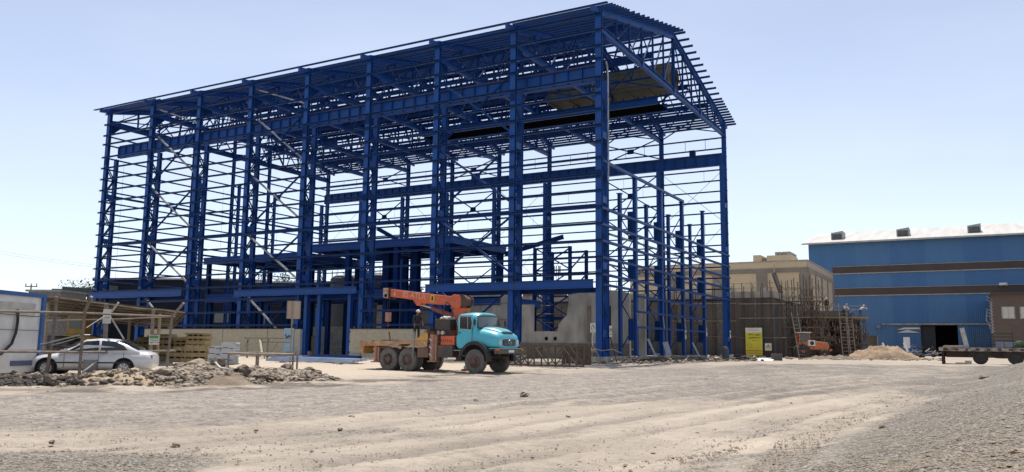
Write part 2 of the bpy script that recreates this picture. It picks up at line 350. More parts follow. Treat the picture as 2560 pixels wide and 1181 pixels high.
def build_ground():
    ang = np.concatenate([np.arange(-180, -48, 4.0), np.arange(-48, -36, 1.0), np.arange(-36, 36.01, 0.16), np.arange(37, 49, 1.0), np.arange(52, 181, 4.0)])
    ds = [0.35]
    while ds[-1] < 190: ds.append(ds[-1]*1.0115+0.015)
    while ds[-1] < 5000: ds.append(ds[-1]*1.25)
    ds = np.array(ds); A, D = np.meshgrid(np.radians(ang), ds)
    U_, D_ = D*np.sin(A), D*np.cos(A)
    X = CAM[0]+U_*RGT[0]+D_*FWH[0]; Y = CAM[1]+U_*RGT[1]+D_*FWH[1]
    nr, na = X.shape; Z = np.zeros_like(X); ZN = np.zeros((nr, na, 3))
    for j in range(nr):
        for i in range(na):
            x, y = X[j, i], Y[j, i]; d = ds[j]; u_, dd = U_[j, i], D_[j, i]
            z = zg(x, y); fine = abs(A[j, i]) < R(49)
            if d < 200:
                z += 0.05*fbm(x, y, 0.35, 3)*min(1, d/6)
                if fine and d < 60: z += 0.028*fbm(x, y, 1.6, 9, 3)+0.012*noise.noise(Vector((x*5, y*5, 2)))
            r = g = b = 0.0
            if fine and dd > 1:
                px = 1280+2037*u_/dd; py = 863-0.0114*(px-1280)*-1+2037*1.6/dd
                up, lo = np.interp(px, UPX, UPY), np.interp(px, LOX, LOY)
                n1 = 0.5*fbm(x, y, 0.45, 5)
                if dd < 60:
                    inside = min((py-up)/6.0, (lo-py)/8.0)
                    r = max(0, min(1, 0.5+0.5*inside+n1))
                    if px > 1400: g = max(g, r*min(1, (px-1400)/500)*(0.55+n1)); r *= 1-0.5*min(1, (px-1400)/700)
                    ul = 2.1+0.634*(dd-10.4)
                    g = max(g, min(1, 0.45+(u_-ul)/3.0+n1*1.2))
                    lx = px-0.9*(py-1130)
                    g = max(g, sstep(1100, 1150, py)*(1-sstep(250, 800, px))*1.1+n1*sstep(1100, 1140, py))
                    g = max(g, sstep(1000, 1100, py)*(0.28+n1*.9))
                    g = max(g, sstep(1130, 1175, py)*(0.5+1.3*n1)*sstep(450, 700, px))
                    g = max(g, sstep(1050, 1075, py)*(1-sstep(1095, 1125, py))*(0.42+n1)*(1-sstep(1200, 1700, px)))
                    b = max(b, sstep(up-20, up-8, py)*(1-sstep(up, up+8, py))*(0.5+n1*0.8)*(1-sstep(1200, 1700, px)))
                b = max(b, (1-sstep(180, 420, px))*sstep(895, 905, py)*(1-sstep(966, 984, py))*(0.85+n1))
                b = max(b, sstep(1380, 1480, px)*(1-sstep(1860, 1960, px))*sstep(888, 893, py)*(1-sstep(910, 922, py))*(0.75+n1))
                if py < 893 and px < 1900 and dd < 130: b = max(b, 0.5)
            ZN[j, i] = (max(0, r), max(0, min(1, g)), max(0, min(1, b))); Z[j, i] = z
    # wheel ruts pressed in
    sel = (np.abs(A) < R(40)) & (D > 4) & (D < 75)
    P = np.stack([X[sel], Y[sel]], 1); dist = np.full(len(P), 9.0)
    for k in range(0, len(TALL), 40):
        dd = np.linalg.norm(P[:, None, :]-TALL[None, k:k+40, :], axis=2).min(1); dist = np.minimum(dist, dd)
    Z[sel] -= 0.045*np.exp(-(dist/0.30)**2)-0.025*np.exp(-((dist-0.6)/0.22)**2)
    zn = ZN[sel]; k = np.exp(-(dist/0.45)**2)[:, None]; zn = zn*(1-k*0.6*np.array([0, 1, 0])); ZN[sel] = zn
    TR = np.full_like(X, 0.5); acc = np.zeros(len(P))
    for pts, sg, wd in STR:
        dm = np.full(len(P), 9.0)
        for k in range(0, len(pts), 40): dm = np.minimum(dm, np.linalg.norm(P[:, None, :]-pts[None, k:k+40, :], axis=2).min(1))
        e = np.exp(-(dm/wd)**2); acc += sg*(0.26 if sg > 0 else .15)*e; Z[sel] -= 0.012*e-0.007*np.exp(-((dm-wd*1.8)/(wd*.6))**2)
    TR[sel] = np.clip(0.5+acc+0.35*np.exp(-(dist/0.22)**2)-0.2*np.exp(-((dist-0.6)/0.25)**2), 0, 1)
    with np.errstate(divide='ignore', invalid='ignore'):
        PXA = 1280+2037*U_/D_; PYA = 863+0.0114*(PXA-1280)+2037*1.6/D_
    far_ = (D_ > 5) & (D_ < 130); kk = np.clip((np.interp(PXA, UPX, UPY)-6-PYA)/14, 0, 1); TR[far_] = TR[far_]*(1-kk[far_])+0.1*kk[far_]
    # split one continuous sheet into ground, road and gravel bank (same material)
    idx = np.arange(nr*na).reshape(nr, na)
    Xf, Yf, Zf, Zn = X.ravel(), Y.ravel(), Z.ravel(), ZN.reshape(-1, 3)
    q = np.stack([idx[:-1, :-1], idx[:-1, 1:], idx[1:, 1:], idx[1:, :-1]], -1).reshape(-1, 4)
    cu, cd = U_.ravel()[q].mean(1), D_.ravel()[q].mean(1)
    with np.errstate(divide='ignore', invalid='ignore'):
        px = 1280+2037*cu/cd; py = 863+0.0114*(px-1280)+2037*1.6/cd
    ul = 2.1+0.634*(cd-10.4)
    bank = (cd > 4) & (cd < 55) & (cu-ul > 1.2) & (np.abs(np.degrees(np.arctan2(cu, cd))) < 48)
    road = (~bank) & (cd > 4) & (cd < 60) & (py > np.interp(px, UPX, UPY)) & (py < np.interp(px, LOX, LOY)) & (np.abs(px-1280) < 2200)
    for nm, ms in (('ground', ~(bank | road)), ('road', road), ('gravel_bank', bank)):
        qq = q[ms]; us, inv = np.unique(qq, return_inverse=True); inv = inv.reshape(qq.shape)
        me = bpy.data.meshes.new(nm); me.from_pydata(np.stack([Xf[us], Yf[us], Zf[us]], 1).tolist(), [], inv[:, ::-1].tolist())
        ca = me.color_attributes.new('zone', 'FLOAT_COLOR', 'POINT'); ca.data.foreach_set('color', np.concatenate([Zn[us], TR.ravel()[us][:, None]], 1).ravel().astype(np.float32))
        me.polygons.foreach_set('use_smooth', [True]*len(me.polygons)); me.materials.append(GM); me.update()
        o = bpy.data.objects.new(nm, me); sc.collection.objects.link(o); struct(o)
        if len(me.polygons) and me.polygons[0].normal.z < 0: me.flip_normals()
build_ground()

# loose gravel (uncountable)
def gravel():
    rnd = random.Random(3); mb = MB()
    O = [(1,0,0),(0,1,0),(-1,0,0),(0,-1,0),(0,0,1),(0,0,-1)]; F = [(0,1,4),(1,2,4),(2,3,4),(3,0,4),(1,0,5),(2,1,5),(3,2,5),(0,3,5)]
    n = 0
    while n < 24000:
        px = rnd.uniform(-60, 2620); py = 905+(1230-905)*rnd.random()**0.8
        u = (px-1280); P = G(px, py); uu, d = ud(P[0], P[1]); ul = 2.1+0.634*(d-10.4)
        w = 0.12
        if uu > ul-1: w = 1.0
        if py > 1118 and px < 520: w = 0.8
        if 1055 < py < 1110 and px < 1300: w = 0.10
        if 560 < px < 1700 and py > 1150: w = 0.16
        if rnd.random() > w or d > 45: continue
        n += 1
        r = rnd.uniform(.005, .016)*(2.0 if rnd.random() < .06 else 1)*(1+d*0.02); th = rnd.uniform(0, PI); sx, sy, sz = rnd.uniform(.7, 1.4), rnd.uniform(.7, 1.2), rnd.uniform(.4, .8)
        z = zg(P[0], P[1])+0.028*fbm(P[0], P[1], 1.6, 9, 3)+0.05*fbm(P[0], P[1], .35, 3)*min(1, d/6)
        vs = []
        for a in O:
            k = r*rnd.uniform(.75, 1.25); x, y = a[0]*sx*k, a[1]*sy*k
            vs.append((P[0]+x*math.cos(th)-y*math.sin(th), P[1]+x*math.sin(th)+y*math.cos(th), z+a[2]*sz*k+r*.2))
        mb.cm = rnd.choice((0, 0, 1)); mb.add(vs, F)
    tag(mb.build('gravel', [ROCKL, mat('grey_stone', (.22, .19, .155), (.34, .30, .25), rough=.95, scale=6, dust=.5)]), 'loose grey and pale gravel strewn over the bank and verge', 'gravel', kind='stuff')
gravel()
# ================================================================ STEEL HALL (origin at its near corner, long side along -X)
BAY, NB, HW, GZ = 7.1763, 8, 34.9, 0.5
HL = BAY*NB
hall = thing('steel_hall_frame', 'tall unfinished hall skeleton of blue painted steel columns, girts and roof trusses', 'steel frame', (0, 0, 0))
def zgirt(i): return 6.68+1.2*(17-i) if i >= 5 else {4: 22.50, 3: 23.48, 2: 24.68, 1: 25.88}[i]
def zroof(y): return 25.95+(1-abs(y-HW/2)/(HW/2))*4.0
def column(x, y, inn, top, itop, cw=0.45, ip=1.3):
    """laced twin-chord column: outer chord at y, inner chord ip metres towards inn (+1/-1)"""
    mb = MB()
    mb.ibeam((x, y+inn*0.17, GZ+.42), (x, y+inn*0.17, top), cw, 0.34, 0.035, up=(0, 1, 0))
    mb.ibeam((x, y+inn*ip, GZ+.42), (x, y+inn*ip, itop), cw, 0.30, 0.035, up=(0, 1, 0))
    for s in (0, ip): mb.box((x, y+inn*(s+(.17 if s == 0 else 0)), GZ+.40), (cw+.35, .62, .06))
    for z in np.arange(2.5, itop-1, 4.8): mb.box((x, y+inn*0.75, z), (cw*.9, ip-.42, .5))
    o = mb.build('column', BLUE, hall)
    lb = MB(); z = GZ+.7; k = 0
    while z < itop-1.2:
        z2 = z+1.25
        for sx in (-.14, .14):
            a, b = (x+sx, y+inn*0.34, z if k % 2 else z2), (x+sx, y+inn*(ip-.15), z2 if k % 2 else z)
            lb.bar(a, b, .09, .09)
        z = z2; k += 1
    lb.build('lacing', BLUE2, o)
    for z in (7.35, 13.9, 20.6):
        sp_ = MB().box((x, y-inn*.012, z), (cw-.06, .02, .62))
        for bx_ in (-.13, .13):
            for bz_ in (-.22, -.08, .08, .22): sp_.box((x+bx_, y-inn*.03, z+bz_), (.04, .03, .04))
        sp_.build('splice_plate', BLUE2, o)
    MB().box((x, y+inn*.65, GZ+.05), (1.0, ip+.9, .62)).build('pedestal', CONC, o)
    return o
for k in range(NB+1):
    x = -BAY*k
    column(x, 0, 1, 26.35, 21.15)
    column(x, HW, -1, 26.35, 21.15)
# crane runway girders
def runway(y, x0, x1):
    mb = MB(); mb.ibeam((x0, y, 21.85), (x1, y, 21.85), .45, 1.25, .04)
    for x in np.arange(x1, x0, 1.2): mb.box((x, y, 21.85), (.025, .40, 1.14))
    o = mb.build('crane_girder', BLUE, hall)
    MB().bar((x0, y, 22.55), (x1, y, 22.55), .08, .14).build('rail', RUST, o)
runway(1.3, -0.6, -HL+.4); runway(HW-1.3, 0.1, -HL+.6)
MB().box((-3.2, HW-1.3, 22.85), (.6, .5, .7)).build('rail_stop', BLUE2, hall)
# girts ----------------------------------------------------------
def girt(a, b, mt=PRIM, h=.16, wd=.20, n='girt', up=(0, 0, 1)):
    return MB().chan(a, b, wd, h, .02, up).build(n, mt, hall)
for i in range(1, 18):
    z = zgirt(i); girt((.38, -.12, z), (-HL-.45, -.12, z), h=.19 if i in (13,) else .14)
    if i > 1: girt((.2, HW+.12, z), (-HL-.3, HW+.12, z), h=.13)
for z in (3.12, 4.3, 5.5):
    for a, b in ((-3.0*BAY-.1 if z > 4 else -1.05*BAY, -1*BAY-.1), (-2*BAY+.2, -3*BAY+(.0)), (-4*BAY, -5*BAY-.2), (-5*BAY-.3, -7*BAY)):
        if a > b and not (a < -20 and a > -29 and b < -20 and b > -29 and False): girt((min(a, -7.3) if a > -7.4 else a, -.12, z), (b, -.12, z)) if abs(a-b) > 1 else None
for i in range(2, 18):      # far gable: every level
    z = zgirt(i); girt((-HL-.12, -.3, z), (-HL-.12, HW+.3, z), h=.13)
# near gable: low levels only
for i in (13, 14, 15, 16, 17): girt((.14, -.3, zgirt(i)), (.14, HW+.35, zgirt(i)), h=.18)
girt((.14, .3, 14.95), (.14, 19.3, 14.95), h=.2)
for z in (5.5, 4.3, 3.1): girt((.14, 7.3, z), (.14, 26.3, z))
girt((.14, .4, 5.95), (.14, 7.2, 5.95))
for i in (14, 16): girt((-1.45, 4, zgirt(i)), (-1.45, 30, zgirt(i)), mt=TUBE, h=.12)
# sag rods in the side walls
def srod(a, b, r, n): MB().tube(a, b, r, n).build('sag_rod', BLUE2, hall)
for k in range(NB):
    for f in (.33, .66):
        for i in range(5, 17):
            if (i*7+k*3+int(f*3)*2) % 5 == 0: srod((-BAY*(k+f), HW+.1, zgirt(i)), (-BAY*(k+f), HW+.1, zgirt(i+1)), .016, 4)
    for f in (.3, .62):
        srod((-BAY*(k+f), -.1, zgirt(2)), (-BAY*(k+f), -.1, zgirt(1)), .025, 4)
        srod((-BAY*(k+f), HW+.1, zgirt(3)), (-BAY*(k+f), HW+.1, zgirt(2)), .025, 4)
for y in np.arange(2.3, HW-1, 4.6): srod((-HL-.1, y, 6.7), (-HL-.1, y, 21), .014, 4)
# header beams low on the facade
for a, b, z, h in ((-.25, -2*BAY-.35, 5.98, .62), (-3*BAY-.2, -5*BAY-.3, 6.02, .60), (-6*BAY-.35, -8*BAY-.45, 6.25, .62)):
    MB().ibeam((a, -.36, z), (b, -.36, z), .30, h, .035).build('header_beam', BLUE, hall)
    MB().ibeam((a-.4, 1.35, z-.35), (b+.4, 1.35, z-.35), .25, .35, .03).build('inner_beam', BLUE2, hall)
# portal jamb columns
for x in (-27.6, -26.1, -22.7): MB().ibeam((x, .1, GZ), (x, .1, 5.7), .32, .34, .03, up=(0, 1, 0)).build('portal_post', BLUE, hall)
# bracing in bays -------------------------------------------------
def xbrace(k, y, tiers, m1, m2, rr=.085, off=.5):
    x0, x1 = -BAY*k-.2, -BAY*(k+1)+.2      # x0 right, x1 left
    for z0, z1 in tiers:
        MB().bar((x1, y+off, z1), (x0, y+off, z0), rr*1.7, rr*1.7).build('brace', m1, hall)
        mb = MB().bar((x0, y+off+.16*np.sign(off), z1), (x1, y+off+.16*np.sign(off), z0), rr*1.5, rr*1.5)
        mb.box(((x0+x1)/2, y+off+.08*np.sign(off), (z0+z1)/2), (.8, .06, .55)); mb.build('brace', m2, hall)
TI = [(.9, 6.0), (7.0, 11.5), (12.4, 17.2), (17.9, 22.9)]
for k in (1, 4, 6): xbrace(k, 0, TI, TUBE if k != 1 else PRIM, BLUE2)  # pale diagonals have their sun glint painted in, crossing ones stay dark
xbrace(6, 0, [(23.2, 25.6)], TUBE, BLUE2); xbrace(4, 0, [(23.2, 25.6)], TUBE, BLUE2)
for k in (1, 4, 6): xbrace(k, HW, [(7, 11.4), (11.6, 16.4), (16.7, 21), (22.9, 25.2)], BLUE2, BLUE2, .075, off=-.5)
for k in range(NB):   # struts between columns
    for z in (11.9, 17.4): MB().bar((-BAY*k, HW-.6, z), (-BAY*(k+1), HW-.6, z), .16, .16).build('strut', BLUE2, hall)
    MB().bar((-BAY*k-.2, 1.3, 11.9), (-BAY*(k+1)+.2, 1.3, 11.9), .18, .14).build('strut', BLUE2, hall)
for z in (11.9, 17.0): MB().bar((-HL, 1.3, z), (-HL, HW-1.3, z), .25, .2).build('strut', BLUE2, hall)
# far gable posts (laced pairs), and the near gable's shorter ones
def gpost(x, y, top, xi, ti, zb=GZ+.4, n='gable_post'):
    mb = MB(); mb.ibeam((x, y, zb), (x, y, top), .34, .30, .03, up=(1, 0, 0)); mb.box((x, y, top+.03), (.45, .52, .05))
    mb.ibeam((xi, y, zb), (xi, y, ti), .34, .26, .03, up=(1, 0, 0)); mb.box((xi, y, ti+.03), (.42, .5, .05))
    mb.box((x, y, zb), (.55, .55, .06)); mb.box((xi, y, zb), (.55, .55, .06)); o = mb.build(n, BLUE, hall)
    lb = MB(); z = zb+.6; k = 0; s = np.sign(xi-x)
    while z < min(top, ti)-1.5:
        lb.bar((x+s*.15, y, z if k % 2 else z+1.7), (xi-s*.13, y, z+1.7 if k % 2 else z), .07, .07); z += 1.7; k += 1
    if x == 0:
        for z in (2.9, 7.6, 11.4): mb2 = lb.box((x+s*.42, y, z), (.42, .08, 1.7))
    lb.build('lacing', BLUE2, o)
    MB().box(((x+xi)/2, y, GZ-.02), (abs(xi-x)+.8, .9, .7)).build('pedestal', CONC, o)
for y, t in ((7.3, 14.85), (13.4, 15.05), (19.25, 14.85), (25.9, 15.0)): gpost(0, y, t, -1.3, 13.75)
for y in (5.6, 11.4, 17.4, 23.4, 29.4): gpost(-HL, y, zroof(y)-1.0, -HL+1.2, 21.0)
# steel leaning props at the near gable
for x, y, dx, dz in ((.9, 8.3, .7, 1.7), (.8, 20.3, .6, 1.5)):
    MB().bar((x+dx, y-.6, GZ), (x-.3, y, GZ+dz), .2, .05).build('prop', TUBE, hall)
for y in (7.3, 13.4, 19.25, 25.9):
    MB().bar((.2, y-.3, 4.2), (.5, y-.8, 3.1), .08, .04).build('loose_strap', TUBE, hall)
# rain pipe on the near corner
MB().path([(.42, .5, 22.4), (.42, .75, 22.1), (.42, .9, 21.4), (.42, .9, 13.5)], .065, 8).build('rain_pipe', TUBE, hall)
# roof trusses ----------------------------------------------------
for k in range(NB+1):
    x = -BAY*k; mb = MB()
    mb.ibeam((x, 0, 26.15), (x, HW/2, 30.3), .34, .55, .03); mb.ibeam((x, HW/2, 30.3), (x, HW, 26.15), .34, .55, .03)
    mb.ibeam((x, .2, 24.95), (x, HW-.2, 24.95), .34, .50, .03)
    for s_ in (0, 1): mb.bar((x, -1.05 if s_ == 0 else HW+1.05, 26.02), (x, .2 if s_ == 0 else HW-.2, 26.2), .24, .34)
    for y in (9.2, 17.45, 25.7): mb.box((x, y, 24.95), (.36, .30, .52))
    o = mb.build('roof_truss', BLUE, hall); wb = MB(); n = 12
    for j in range(n+1):
        y = .8+(HW-1.6)*j/n; zt = 26.15+(1-abs(y-HW/2)/(HW/2))*4.15-.2
        if j not in (0, n): wb.bar((x, y, 25.12), (x, y, zt), .14 if j != 6 else .3, .14)
        if j < n:
            y2 = .8+(HW-1.6)*(j+1)/n; zt2 = 26.15+(1-abs(y2-HW/2)/(HW/2))*4.15-.2
            wb.bar((x+.09, y if j < 6 else y2, 25.12), (x+.09, y2 if j < 6 else y, zt2 if j < 6 else zt), .10, .10)
    wb.build('truss_web', BLUE2, o)
    MB().prism([(0, 0), (1.4, 0), (0, -1.2)], (x-.15, .34, 24.75), (0, 1, 0), (0, 0, 1), .1).build('haunch', BLUE2, o)
# purlins
ys = list(np.arange(-.95, HW/2-.2, 1.13)); ys += [HW-y for y in ys]; ys += [HW+.95-.56-j*1.13 for j in range(5)]+[-.95+.56+1.13*j for j in range(1, 4)]+[-.74]
for j, y in enumerate(sorted(ys)):
    z = 26.15+(1-abs(y-HW/2)/(HW/2))*4.15+.36
    if -.6 < y < 1.0:
        for a_, b_ in ((1.12, -BAY-.2), (-7*BAY+.2, -HL-1.3)): MB().chan((a_, y, z), (b_, y, z), .09, .21, .018).build('purlin', PRIM, hall)
        continue
    MB().chan((1.12, y, z), (-HL-1.3, y, z), .09, .21 if y > 0 else .10, .018).build('purlin', PRIM, hall)
for y in np.arange(18.2, 27.5, 1.13):
    MB().chan((-7.4, y, 26.15+(1-abs(y-HW/2)/(HW/2))*4.15+.36), (-HL-.2, y, 26.15+(1-abs(y-HW/2)/(HW/2))*4.15+.36), .30, .21, .018).build('purlin', BLUE2, hall)
# wind bracing in the roof plane and lengthwise ties
for k in (0, 1, 4, 6, 7):
    for j in range(4):
        y0, y1 = HW*j/4+.2, HW*(j+1)/4-.2
        zz = lambda y: 25.05+(0 if k in (1, 4, 6) else 0)
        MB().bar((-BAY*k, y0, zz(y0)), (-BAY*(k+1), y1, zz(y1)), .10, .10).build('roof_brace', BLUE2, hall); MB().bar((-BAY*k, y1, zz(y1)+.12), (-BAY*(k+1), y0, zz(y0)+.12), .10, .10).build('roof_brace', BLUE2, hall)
for y in (4.4, 8.7, 13.1, 21.8, 26.2, 30.5):
    for k in range(NB):
        zt = 26.15+(1-abs(y-HW/2)/(HW/2))*4.15-.25; mb = MB(); x0_, x1_ = -BAY*k-.2, -BAY*(k+1)+.2; mb.bar((x0_, y, 25.1), (x1_, y, 25.1), .14, .14); n_ = 3
        for q in range(n_): xa, xb = x0_+(x1_-x0_)*q/n_, x0_+(x1_-x0_)*(q+1)/n_; mb.bar((xa, y, 25.2), ((xa+xb)/2, y, zt), .09, .09); mb.bar(((xa+xb)/2, y, zt), (xb, y, 25.2), .09, .09)
        mb.build('lattice_tie', BLUE2, hall)
for k in (0, 3, 5, 7):     # thin crossed rods in the back wall
    for z0, z1 in ((7.9, 14.8), (15.2, 20.9)):
        MB().tube((-BAY*k-.2, HW-.2, z0), (-BAY*(k+1)+.2, HW-.2, z1), .022, 4).build('tie_rod', BLUE2, hall); MB().tube((-BAY*k-.2, HW-.25, z1), (-BAY*(k+1)+.2, HW-.25, z0), .022, 4).build('tie_rod', BLUE2, hall)
for y in (9.2, 17.45, 25.7): MB().bar((-.2, y, 24.7), (-HL+.2, y, 24.7), .14, .14).build('roof_tie', BLUE2, hall)
for y in (5.5, 29.4, 12.5, 22.5): MB().ibeam((-.2, y, 26.9), (-HL, y, 26.9), .14, .5, .02).build('roof_tie', BLUE2, hall)
# interior floors and posts ---------------------------------------
def deck(x0, x1, y0, y1, z, step=3.6, m=BLUE, th=.12):  # lighter blue paints the ground bounce onto the deck undersides
    MB().box(((x0+x1)/2, (y0+y1)/2, z), (abs(x1-x0), abs(y1-y0), th)).build('floor_deck', m, hall)
    for y in (y0, (y0+y1)/2, y1): MB().ibeam((x0, y, z-.40), (x1, y, z-.40), .3, .66, .03).build('floor_beam', m, hall)
    x = x0
    while (x-x1)*(1 if x0 > x1 else -1) >= -.1:
        MB().ibeam((x, y0, z-.36), (x, y1, z-.36), .26, .56, .03).build('floor_beam', m, hall); x += step*(-1 if x0 > x1 else 1)
def ipost(x, y, z0, z1, w_=.42, m=BLUE2):
    MB().ibeam((x, y, z0), (x, y, z1), w_, w_, .035, up=(0, 1, 0)).build('inner_post', m, hall)
deck(-18.5, -37.5, 9, 19, 11.55); deck(-38, -53, 10, 20, 11.0)
deck(-20, -44, 3, 9, 6.2); deck(-15, -21.2, 12, 20, 6.0)
for x in (-19, -25, -31, -37):
    for y in (9.3, 18.7): ipost(x, y, GZ, 11.1, .5)
for x in (-38.6, -45.5, -52.5):
    for y in (10.4, 19.6): ipost(x, y, GZ, 10.6)
for x in (-21.5, -24.5, -28, -33, -36.5, -40.5, -43.5):
    for y in (3.3, 6.4): ipost(x, y, GZ, 5.8, .36)
for x in (-25.5, -29): ipost(x, 13, GZ, 11.1, .8)
# braced stair tower seen between the seventh and eighth column
for x in (-16.2, -12.2):
    for y in (21, 25): ipost(x, y, GZ, 11.6, .3)
mb = MB()
for z in (2, 4.4, 6.8, 9.2, 11.5):
    mb.bar((-16.2, 21, z), (-12.2, 21, z), .15, .15); mb.bar((-16.2, 25, z), (-12.2, 25, z), .15, .15)
    if z < 11: mb.bar((-16.2, 21.2, z), (-12.2, 21.2, z+2.3), .12, .12); mb.bar((-12.2, 21.4, z), (-16.2, 21.4, z+2.3), .12, .12); mb.bar((-12.2, 21, z), (-12.2, 25, z+2.3), .12, .12)
mb.build('stair_tower_brace', BLUE2, hall)
for x0, z0, x1, z1 in ((-11, 12.0, -17.5, 10.6), (-30, 12.3, -33.8, 14.2)): MB().ibeam((x0, 17, z0), (x1, 17, z1), .3, .4, .03).build('sloping_beam', BLUE2, hall)

# olive ventilation duct lying on the truss bottom chords
OLV = mat('olive_sheet', (0.10, 0.09, 0.055), (0.065, 0.06, 0.038), rough=.6, scale=1.5)
duct = thing('ventilation_duct', 'long olive sheet metal box duct with a round open end up in the hall roof', 'duct', (-1.2, 21.0, 26.2))
L_ = 27.0
MB().box((-6.5, 0, 1.25), (13, 3.0, 2.2)).build('casing', OLV, duct)
mb = MB()
for j in range(7): mb.box((-.02-j*13/6.2, 0, 1.25), (.12, 3.16, 2.46))
for z in (.55, 1.3, 2.0): mb.box((-6.5, -1.54, z), (13, .06, .08))
mb.build('stiffener', OLV, duct)
MB().lathe([(.78, 0), (.78, .35), (.72, .35), (.70, .02)], (.02, 0, 1.3), 'X', 24).build('round_collar', OLV, duct, smooth=30)
MB().lathe([(.69, .0), (.69, .03)], (.05, 0, 1.3), 'X', 24).build('opening', DARK, duct)
pl = thing('roof_catwalk', 'dark service catwalk of planks hung below the olive duct', 'catwalk', (-1.6, 18.6, 24.2))
MB().box((-L_/2, .4, 0), (L_, 2.4, .12)).build('deck', mat('catwalk_shade_black', (.006, .006, .006), (.004, .004, .004), rough=1, spec=0), pl)  # deck coloured black to hold its underside in shade despite ground bounce
for y in (-.9, 1.8): MB().ibeam((0, y, .25), (-L_, y, .25), .22, .75, .03).build('side_beam', BLUE, pl)
mb = MB()
for x in np.arange(0, -L_, -BAY):
    for y in (-1.7, 1.7): mb.bar((x-5.6+.0, y, .6), (x-5.6, y, 1.4), .1, .1)
mb.build('hanger', BLUE2, pl)

# ---------------------------------------------------------------- low brick walls under the girts
BRK = mat('pale_brick', (0.66, 0.55, 0.37), (0.46, 0.38, 0.25), rough=.95, scale=5, kind='brick', bump=.006, bscale=30, bw=.22, bh=.07, mortar=(.30, .26, .19))
for x0, x1, lab in ((-27.9, -48.5, 'low pale brick wall behind the formwork stacks, left of the open doorway'), (-22.3, -14.7, 'low pale brick wall behind the crane truck bed, right of the open doorway')):
    t = thing('brick_wall', lab, 'wall', (x0, -.15, GZ))
    Lw = x0-x1; MB().box((-Lw/2, 0, 1.1), (Lw, .34, 2.35)).build('brickwork', BRK, t)
    MB().box((-Lw/2, 0, 2.31), (Lw+.06, .42, .06)).build('coping', BLACK, t)
    if x0 > -25:
        mb = MB()
        for z in (.35, 1.25, 2.05): mb.box((-.0, -.18, z), (.16, .05, .16))
        mb.build('anchor_plate', BLACK, t); 
    else:
        mb = MB()
        for q in (3.8, 9.5): mb.box((-q, -.171, 1.1), (.05, .02, 2.3))
        mb.build('expansion_joint', mat('joint', (.22, .2, .17)), t)
    MB().box((.06, 0, 1.1), (.10, .36, 2.3)).build('end_frame', mat('pale_frame', (.45, .48, .52)), t)

# pale blockwork and clutter standing inside the hall
for x, y, w_, h_, lab in ((-24.2, 6, .5, 4.6, 'narrow pale block pillar just inside the open doorway'), (-38, 16, 9, 2.9, 'low pale blockwork wall inside the hall above the left brick wall')):
    t = thing('block_wall', lab, 'wall', (x, y, GZ)); MB().box((0, 0, h_/2), (w_, .4, h_)).build('blockwork', mat('pale_block', (.50, .47, .40), (.30, .28, .24), rough=.95, scale=2, kind='brick', bw=.42, bh=.21, ms=.02, mortar=(.14, .13, .11)), t)
t = thing('formwork_scaffold', 'dark scaffold and formwork pack filling the bays behind the brick wall', 'scaffold', (-13, 24, GZ)); rnd = random.Random(55)
for k in range(11):
    MB().tube((-8+k*1.5, rnd.uniform(-1, 1), 0), (-8+k*1.5, rnd.uniform(-1, 1), 5.6), .05, 5).build('standard', RUST, t)
for k in range(6): MB().tube((-8.4, rnd.uniform(-1, 1), .8+k*.9), (7.6, rnd.uniform(-1, 1), .8+k*.9), .045, 5).build('ledger', PIPE, t)
# ================================================================ CONCRETE WORK INSIDE AND BEHIND THE HALL
def pw(px, py, yv): P = PL(px, py, 1, yv); return P[0], P[2]
Y1 = 9.0
t = thing('broken_concrete_wall', 'grey cast concrete wall with a jagged broken window opening, inside the hall', 'wall', (0, Y1, 0))
o2 = lambda px, py: pw(px, py, Y1)
xl = o2(1296, 800)[0]; xr = o2(1573, 800)[0]; zb = .4
def zz(py, px=1400): return o2(px, py)[1]
outl = [o2(1296, 762), o2(1331, 762), o2(1331, 829), o2(1394, 829), o2(1396, 812), o2(1408, 797), o2(1417, 789), o2(1421, 762), o2(1421, 737), o2(1440, 736), o2(1452, 727), o2(1500, 724), o2(1545, 727), o2(1573, 733), (xr, zb), (xl, zb)]
MB().prism([(-(a[0]), a[1]) for a in reversed(outl)], (0, .38, 0), (-1, 0, 0), (0, 0, 1), -.38).build('wall_face', CONC, t)
for q0, q1, y0, y1 in ((1517, 1527, 765, 814),): 
    a, b = o2(q0, y1), o2(q1, y0); MB().box(((a[0]+b[0])/2, -.012, (a[1]+b[1])/2), (b[0]-a[0], .03, b[1]-a[1])).build('slot_window', DARK, t)
for q in (1366, 1388): a = o2(q, 847); MB().box((a[0], -.01, a[1]), (.28, .03, .30)).build('conduit_hole', DARK, t)
stn = mat('stained_concrete', (.23, .19, .15), (.16, .13, .105), rough=.95, scale=1.2)
a = zz(858); MB().box(((xl+xr)/2, -.03, (a+zb)/2), (xr-xl+.05, .05, a-zb)).build('stained_footing', stn, t)
a, b = o2(1468, 855), o2(1478, 765); MB().box(((a[0]+b[0])/2, -.02, (a[1]+b[1])/2), (.35, .05, b[1]-a[1])).build('patched_strip', stn, t)
mb = MB(); rr = random.Random(5)
for px in (1330, 1345, 1430, 1452, 1525, 1540, 1556): a = o2(px, 735); mb.tube((a[0], .1, a[1]-.5), (a[0], .1, a[1]+rr.uniform(.3, 1.0)), .02, 4)
mb.build('starter_bar', RUST, t)
t = thing('concrete_pier', 'short pale cast concrete wall end standing right of the slot window wall', 'wall', (0, 11.5, 0))
a, b = pw(1598, 890, 11.5), pw(1612, 735, 11.5); MB().box(((a[0]+b[0])/2, 0, (b[1]+.4)/2), (b[0]-a[0]+.1, .4, b[1]-.4)).build('wall_face', CONC, t)
t = thing('concrete_wall', 'stepped grey concrete wall behind the cab of the crane truck', 'wall', (0, 12, 0))
o3 = lambda px, py: pw(px, py, 12.0)
